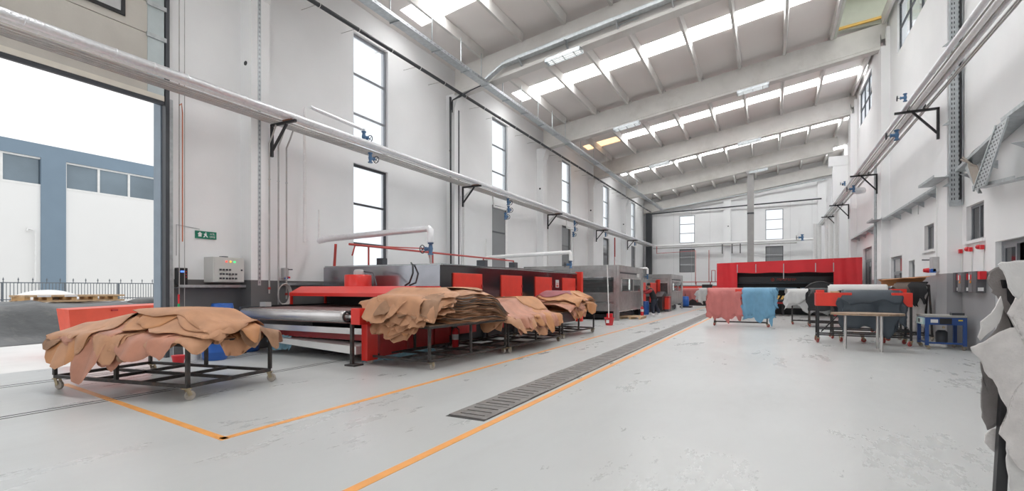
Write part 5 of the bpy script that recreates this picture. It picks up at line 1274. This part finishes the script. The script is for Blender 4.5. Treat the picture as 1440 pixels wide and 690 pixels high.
# hide outlines in metres: distance of the hanging plane along the rack normal, centre and outline as (along rack, height)
FG = {
 'big': (2.85, (2.955, 1.032), [(3.149, 1.597), (2.987, 1.577), (2.907, 1.508), (2.858, 1.443), (2.822, 1.395), (2.806, 1.351), (2.826, 1.326), (2.862, 1.33), (2.878, 1.306), (2.866, 1.278), (2.826, 1.27), (2.793, 1.246), (2.737, 1.197), (2.684, 1.177), (2.632, 1.157), (2.648, 1.129), (2.689, 1.096), (2.721, 1.056), (2.733, 1.016), (2.757, 0.983), (2.785, 0.971), (2.81, 0.919), (2.822, 0.858), (2.85, 0.81), (2.85, 0.749), (2.806, 0.701), (2.798, 0.66), (2.826, 0.62), (2.838, 0.547), (2.866, 0.487), (2.927, 0.434), (3.068, 0.345), (3.229, 0.547), (3.27, 1.032), (3.25, 1.435)]),
 'pale': (2.8, (2.863, 1.548), [(2.975, 1.659), (2.856, 1.651), (2.776, 1.643), (2.737, 1.631), (2.744, 1.607), (2.764, 1.595), (2.772, 1.548), (2.772, 1.5), (2.792, 1.456), (2.816, 1.433), (2.856, 1.468), (2.903, 1.508), (2.994, 1.536), (3.014, 1.595)]),
 'dark': (2.95, (2.917, 1.517), [(2.917, 1.634), (2.879, 1.617), (2.846, 1.596), (2.837, 1.571), (2.816, 1.546), (2.816, 1.517), (2.833, 1.487), (2.82, 1.467), (2.85, 1.454), (2.862, 1.4), (2.883, 1.35), (2.908, 1.308), (3.008, 1.35), (3.029, 1.558), (2.992, 1.625)]),
 'dark2': (2.97, (2.966, 1.306), [(2.894, 1.454), (2.877, 1.349), (2.852, 1.256), (2.827, 1.189), (2.861, 1.096), (3.029, 1.012), (3.113, 1.222), (3.029, 1.517), (2.945, 1.496)]),
 'white': (2.93, (2.805, 1.301), [(2.851, 1.45), (2.822, 1.413), (2.793, 1.351), (2.756, 1.297), (2.764, 1.255), (2.756, 1.209), (2.772, 1.185), (2.81, 1.243), (2.839, 1.317), (2.851, 1.384)]),
 'low': (2.98, (2.879, 0.842), [(2.836, 1.107), (2.832, 1.044), (2.845, 0.968), (2.836, 0.905), (2.824, 0.842), (2.82, 0.723), (2.841, 0.647), (2.879, 0.673), (2.912, 0.715), (2.946, 0.842), (2.955, 1.01), (2.891, 1.095)]),
 'low2': (3.0, (2.898, 0.591), [(2.873, 0.654), (2.843, 0.616), (2.839, 0.574), (2.864, 0.531), (2.907, 0.497), (2.941, 0.514), (2.953, 0.603), (2.924, 0.667)]),
 'wlow': (2.9, (2.978, 0.49), [(2.9, 0.785), (2.871, 0.695), (2.863, 0.592), (2.859, 0.49), (2.871, 0.366), (2.892, 0.223), (2.958, 0.14), (3.081, 0.12), (3.163, 0.49), (3.04, 0.736)]),
}

FGD = {'big': (M_gryl, 'big pale grey suede hide with a pointed flap at the right edge'), 'pale': (mat('very_pale_suede', (.72, .70, .68), .85, var=.06, scale=9, bump=.3), 'palest hide lying over the top of the right edge rack'),
       'dark': (M_gryd, 'dark grey brown hide flap at the top left of the right edge rack'), 'dark2': (M_gryd, 'dark grey brown hide hanging behind the big pale one'),
       'white': (MATS['very_pale_suede'], 'narrow white hide flap left of the dark hides at the right edge'), 'low': (M_gryd, 'grey brown hide strip hanging low beside the rack post'),
       'low2': (M_gryl, 'small rounded hide tip beside the lower rack post'), 'wlow': (MATS['very_pale_suede'], 'white hide hanging lowest in front of the rack post')}
def rack_hide(key):
    d0, (cw, cz), pts = FG[key]; m, lab = FGD[key]; r = random.Random(len(key)*7+3)
    # densify the outline
    P = []
    for i in range(len(pts)):
        a, q = pts[i], pts[(i+1) % len(pts)]; L_ = math.hypot(a[0]-q[0], a[1]-q[1]); n = max(1, int(L_/.025))
        for k in range(n): f = k/n; P.append((a[0]+(q[0]-a[0])*f+r.uniform(-.0025, .0025), a[1]+(q[1]-a[1])*f+r.uniform(-.0025, .0025)))
    nr, nt = 9, len(P); Rr, Fv = Vector((.8883, .4592, 0)), Vector((-.4592, .8883, 0)); vs_ = []
    def W_(w, z): return Rr*w+Fv*(d0+.035*math.sin(9*w+2)+.03*math.sin(7*z+5*w)+.012*math.sin(23*w+11*z))+Vector((0, 0, z))
    vs_.append(W_(cw, cz))
    for i in range(1, nr+1):
        for (w, z) in P: f = i/nr; vs_.append(W_(cw+(w-cw)*f, cz+(z-cz)*f))
    fs = [(0, 1+(k+1) % nt, 1+k) for k in range(nt)]
    for i in range(nr-1):
        for k in range(nt): A = 1+i*nt; B = A+nt; j = (k+1) % nt; fs.append((A+k, A+j, B+j, B+k))
    n0 = len(vs_); back = [tuple(v+Fv*.005) for v in vs_]; A = 1+(nr-1)*nt
    rim = [(A+k, A+(k+1) % nt, n0+A+(k+1) % nt, n0+A+k) for k in range(nt)]
    b = MB().add(vs_+back, fs+[tuple(reversed([q+n0 for q in f_])) for f_ in fs], True); b.f += rim; b.sm += [False]*len(rim)
    o = b.build('leather_hide', m, label=lab, cat='leather hide', group='grey hides on the right edge rack')
for k in FG: rack_hide(k)

# ---------------------------------------------------------------- worker leaning on the second tunnel
def skin(name, joints, edges, m, parent, sub=2):
    me = bpy.data.meshes.new(name); me.from_pydata([j[0] for j in joints], edges, []); o = bpy.data.objects.new(name, me); C.objects.link(o)
    md = o.modifiers.new('skin', 'SKIN'); md.use_smooth_shade = True
    if not me.skin_vertices: 
        bpy.context.view_layer.objects.active = o
    for i, j in enumerate(joints):
        sv = me.skin_vertices[0].data[i]; sv.radius = (j[1], j[2] if len(j) > 2 else j[1]); sv.use_root = (i == 0)
    sb_ = o.modifiers.new('sub', 'SUBSURF'); sb_.levels = sub; sb_.render_levels = sub
    bpy.context.view_layer.update()
    me2 = bpy.data.meshes.new_from_object(o.evaluated_get(bpy.context.evaluated_depsgraph_get()))
    o.modifiers.clear(); o.data = me2; bpy.data.meshes.remove(me)
    me2.materials.clear(); me2.materials.append(m)
    for p in me2.polygons: p.use_smooth = True
    if parent is not None: o.parent = parent
    return o
M_skin = mat('skin', (.50, .30, .21), .5, var=.03); M_hair = mat('black_hair', (.012, .01, .01), .5)
M_vest = mat('black_vest', (.018, .019, .022), .7); M_slv = mat('dark_red_sleeve', (.34, .03, .035), .8); M_trs = mat('navy_track_trousers', (.018, .024, .042), .7)
pr = thing('person', (-5.75, 28.0, 0), 'person in black vest, red sleeves and navy striped trousers leaning on the red doors', 'person', rz=math.radians(27.3))
# local frame: -X = the way the person faces (towards the machine), Y = away from the camera
body = skin('body', [((.02, 0, .90), .13, .11), ((-.03, 0, 1.05), .12, .10), ((-.14, 0, 1.28), .15, .11), ((-.20, 0, 1.42), .09, .07), ((-.24, 0, 1.50), .05), ((-.27, 0, 1.58), .085, .075), ((-.28, 0, 1.68), .085, .075),
    ((-.17, -.19, 1.37), .055), ((-.38, -.23, 1.22), .045), ((-.60, -.17, 1.20), .032), ((-.67, -.16, 1.21), .036, .018),
    ((-.17, .19, 1.37), .055), ((-.40, .21, 1.25), .045), ((-.62, .14, 1.28), .032), ((-.69, .13, 1.29), .036, .018),
    ((.0, -.10, .84), .09), ((-.09, -.10, .48), .06), ((-.02, -.11, .10), .04), ((-.10, -.11, .05), .04, .03),
    ((.06, .10, .84), .09), ((.16, .12, .50), .06), ((.36, .12, .13), .04), ((.30, .12, .05), .04, .03)],
    [(0,1),(1,2),(2,3),(3,4),(4,5),(5,6),(2,7),(7,8),(8,9),(9,10),(2,11),(11,12),(12,13),(13,14),(0,15),(15,16),(16,17),(17,18),(0,19),(19,20),(20,21),(21,22)], M_skin, pr)
for sd, hx, hy, hz in ((-1, -.68, -.16, 1.21), (1, -.70, .13, 1.29)):
    for k in range(4):
        y = hy-.03+.02*k; L_ = (.06, .075, .08, .065)[k]
        MBf = MB().tube([(hx, y, hz), (hx-.05, y, hz+.01+L_*.3), (hx-.06, y, hz+L_)], [.009, .008, .006], 6)
        f_ = MBf.mesh('finger', M_skin); o = bpy.data.objects.new('finger', f_); C.objects.link(o); o.parent = pr
    f_ = MB().tube([(hx+.02, hy+.03*sd, hz), (hx-.01, hy+.06*sd, hz+.03), (hx-.03, hy+.065*sd, hz+.05)], [.011, .009, .007], 6).mesh('thumb', M_skin); o = bpy.data.objects.new('thumb', f_); C.objects.link(o); o.parent = pr
def loc_part(b, name, m, label=None):
    o = bpy.data.objects.new(name, b.mesh(name, m)); C.objects.link(o); o.parent = pr
    return tag(o, label)
skin('vest', [((.05, 0, .78), .20, .17), ((.02, 0, .92), .20, .18), ((-.04, 0, 1.08), .20, .17), ((-.13, 0, 1.27), .24, .18), ((-.19, 0, 1.41), .17, .13), ((-.22, 0, 1.48), .09, .08)], [(0,1),(1,2),(2,3),(3,4),(4,5)], M_vest, pr)
for sd in (-1, 1):
    e = (-.38, -.23, 1.22) if sd < 0 else (-.40, .21, 1.25); h_ = (-.58, -.18, 1.20) if sd < 0 else (-.60, .145, 1.275)
    skin('sleeve', [((-.13, .14*sd, 1.38), .11), (e, .085), (h_, .062)], [(0, 1), (1, 2)], M_slv, pr)
skin('trousers', [((.03, 0, .96), .19, .17), ((.0, -.10, .78), .15), ((-.09, -.10, .48), .115), ((-.02, -.11, .06), .09), ((.08, .10, .78), .15), ((.16, .12, .50), .115), ((.35, .12, .08), .09)], [(0,1),(1,2),(2,3),(0,4),(4,5),(5,6)], M_trs, pr)
loc_part(MB().tube([(.13, .00, .80), (.21, .045, .50), (.365, .06, .14)], .009, 6), 'stripe', M_white)
loc_part(MB().lathe([(.04, -.10), (.095, -.05), (.10, .02), (.075, .075), (.02, .10)], 16, (-.26, 0, 1.665)), 'hair', M_hair)
for x, y in ((-.07, -.11), (.31, .12)): loc_part(MB().box(x-.13, x+.11, y-.05, y+.05, 0.0, .035, .01).box(x-.09, x+.10, y-.045, y+.045, .035, .10, .015), 'shoe', M_white)
loc_part(MB().tube([(-.345, -.03, 1.63), (-.375, -.0, 1.60), (-.35, 0, 1.58)], .012, 6), 'nose', M_skin); loc_part(MB().box(-.352, -.34, -.025, .025, 1.555, 1.562), 'mouth', M_txt)
for y in (-.03, .03): loc_part(MB().lathe([(.002, -.008), (.009, 0), (.002, .008)], 8, (-.35, y, 1.635)), 'eye', M_dark)
for y in (-.085, .085): loc_part(MB().lathe([(.005, -.03), (.02, 0), (.005, .03)], 8, (-.26, y, 1.62)), 'ear', M_skin)

# ---------------------------------------------------------------- yard and neighbouring building seen through the big door
yard = MB().box(-75, XL-.3, -40, 90, -.25, -.01).build('floor_yard', mat('bright_concrete_yard', (.80, .79, .77), .8, var=.05, scale=.4, dirt=(.72, .71, .69), dscale=.3), kind='structure')
MB().box(-75, -23.6, -30, 70, -.01, .80).build('ground_terrace', mat('pale_gravel', (.72, .70, .67), .9, var=.08, scale=2), kind='structure')
b = MB(); n, k = 46, 14; vs_ = []; rq = random.Random(4)
for i in range(n+1):
    y = -6+i*(20.5/n)
    for j in range(k+1):
        g = j/k; x = -17.4-.12*math.sin(y*1.1)-6.4*g
        z = .98*smooth(0, .42, g)-.18*smooth(.7, 1, g)+.10*math.sin(.9*y+3*g)*smooth(0, .3, g)*(1-g)+.05*math.sin(2.7*y+5*g)+.035*math.sin(6*y+9*g)*g*(1-g)*4
        vs_.append((x, y, max(0, z) if j else 0.0))
fs = [(i*(k+1)+j, i*(k+1)+j+1, (i+1)*(k+1)+j+1, (i+1)*(k+1)+j) for i in range(n) for j in range(k)]
M_sheet = mat('dark_grey_sheeting', (.035, .037, .038), .3, var=.5, scale=1.2, bump=.8, bscale=2.5, dirt=(.14, .135, .12), dscale=.9)
b.add(vs_, fs, True).build('sheeted_heap', M_sheet, label='long low heap covered with dark grey sheeting outside the big door', cat='heap')
tp = thing('timber_stack', (-21, 8.2, .95), 'low stack of pale timber pallets lying on the sheeted heap outside', 'pallets')
for k in range(2):
    z = 1.02+.17*k
    MB().box(-21.3, -20.9, 6.95+.05*k, 9.75, z, z+.06).build('board', M_wood, tp); MB().box(-21.9, -21.5, 6.95, 9.7, z, z+.06).build('board', M_wood, tp)
for y in (7.0, 7.55, 8.2, 8.8, 9.4): MB().box(-21.9, -20.92, y, y+.14, 1.08, 1.19).build('block', mat('orange_timber', (.62, .38, .17), .7), tp)
for y in (7.3, 8.0): MB().box(-20.9, -20.885, y, y+.35, 1.19, 1.25).build('label', M_white, tp)
b = MB(); n, k = 20, 8
for nm, (x, y, z, rx, ry, rzz), m, lab, ct_ in (('snow_heap', (-22.6, 8.2, 1.0, .8, .95, .42), mat('white_granulate', (.85, .85, .84), .8), 'white rounded heap behind the timber pallets outside', 'heap'),
                                   ('covered_bale', (-20.6, 10.35, .84, .5, .68, .30), M_sheet, 'small dark sheeted bale right of the timber pallets outside', 'bale')):
    vs_ = [(x, y, z+rzz)]; fs = []
    for i in range(1, 8):
        for j in range(24):
            a = 2*PI*j/24; f = i/7; w = 1+.08*math.sin(3*a+i*.4)
            vs_.append((x+rx*w*math.sin(f*PI/2)*math.cos(a), y+ry*w*math.sin(f*PI/2)*math.sin(a), z+rzz*math.cos(f*PI/2)))
    fs = [(0, 1+j, 1+(j+1) % 24) for j in range(24)]+[(1+i*24+j, 25+i*24+j, 25+i*24+(j+1) % 24, 1+i*24+(j+1) % 24) for i in range(6) for j in range(24)]
    MB().add(vs_, fs, True).build(nm, m, label=lab, cat=ct_)
rbx = thing('red_skip', (-13.8, 6.2, 0), 'orange red steel skip standing outside against the big door opening', 'container')
M_skip = mat('orange_red_steel', (.80, .11, .06), .45, var=.06)
MB().add([(-13.5, 5.32, .0), (-13.5, 7.8, .0), (-14.4, 7.8, 0), (-14.4, 5.5, 0), (-13.45, 5.22, 1.02), (-13.45, 7.9, 1.10), (-14.5, 7.9, 1.10), (-14.5, 5.4, 1.02)], [(3,2,1,0),(4,5,6,7),(0,1,5,4),(1,2,6,5),(2,3,7,6),(3,0,4,7)]).build('body', M_skip, rbx)
for y in (6.0, 6.75): MB().box(-13.46, -13.40, y, y+.12, .96, 1.0).build('lug', M_dred, rbx)
# fence
fe = thing('picket_fence', (-34, 13, .8), 'dark metal picket fence with spikes along the far side of the yard', 'fence')
M_fence = mat('dark_fence_paint', (.13, .15, .17), .5)
for z in (.86, 1.72): MB().box(-34.02, -33.98, 2, 27, z, z+.05).build('rail', M_fence, fe)
pk = MB().box(-34.012, -33.988, 2.0, 2.024, .8, 1.72).build('picket', M_fence, fe)
for i in range(1, 178): dup_part(pk, Vector(pk.location)+Vector((0, .14*i, 0)), fe)
sk_ = MB().lathe([(.018, 1.7), (.018, 1.86), (.035, 1.90), (.002, 2.02)], 6, (-34, 2.1, 0)).build('spike', M_fence, fe)
for i in range(1, 44): dup_part(sk_, Vector(sk_.location)+Vector((0, .565*i, 0)), fe)
ps_ = MB().box(-34.04, -33.96, 3.0, 3.08, .8, 1.75).build('post', M_fence, fe)
for i in range(1, 10): dup_part(ps_, Vector(ps_.location)+Vector((0, 2.5*i, 0)), fe)
# neighbouring building
nb = thing('factory_building', (-50, 20, 0), 'white factory building with blue grey columns and ribbon windows across the yard', 'building')
M_nw = mat('white_render_outside', (.80, .80, .79), .8, var=.015, scale=.3); M_nb = mat('blue_grey_render', (.20, .27, .34), .8, var=.05, scale=.5)
M_nf = mat('white_window_frame', (.78, .78, .77), .5); M_ng = mat('blue_grey_office_glass', (.17, .22, .26), .08, var=.25, scale=.25)
MB().box(-62, -45.3, -20, 36.1, 0, 11.2).build('core', M_nw, nb)
MB().box(-45.3, -44.9, -20, 36.1, 10.5, 11.42).build('parapet_band', M_nb, nb)
cols = [-2.9, 6.5, 15.9, 25.3, 34.7]
for y in cols: MB().box(-45.3, -44.9, y, y+1.38, 0, 10.5).build('column', M_nb, nb)
for y in cols[:-1]:
    a, q = y+1.38, y+9.4
    MB().box(-45.3, -45.0, a, q, 0, 8.5).build('wall_panel', M_nw, nb)
    fr_ = MB().box(-45.2, -44.98, a, q, 8.5, 8.64).box(-45.2, -45.02, a, q, 10.38, 10.5).build('window_frame', M_nf, nb)
    nW = 4; w = (q-a)/nW
    for k in range(nW):
        MB().box(-45.2, -45.03, a+k*w-.05, a+k*w+.09, 8.64, 10.38).build('mullion', M_nf, nb)
        MB().box(-45.15, -45.12, a+k*w+.09, a+(k+1)*w-.05, 8.64, 10.38).build('window_pane', M_ng, nb)
MB().tube([(-44.8, 15.55, 0), (-44.8, 15.55, 5.4), (-44.9, 15.2, 5.5), (-44.8, 15.1, 5.3)], .06, 8).build('downpipe', M_nf, nb)
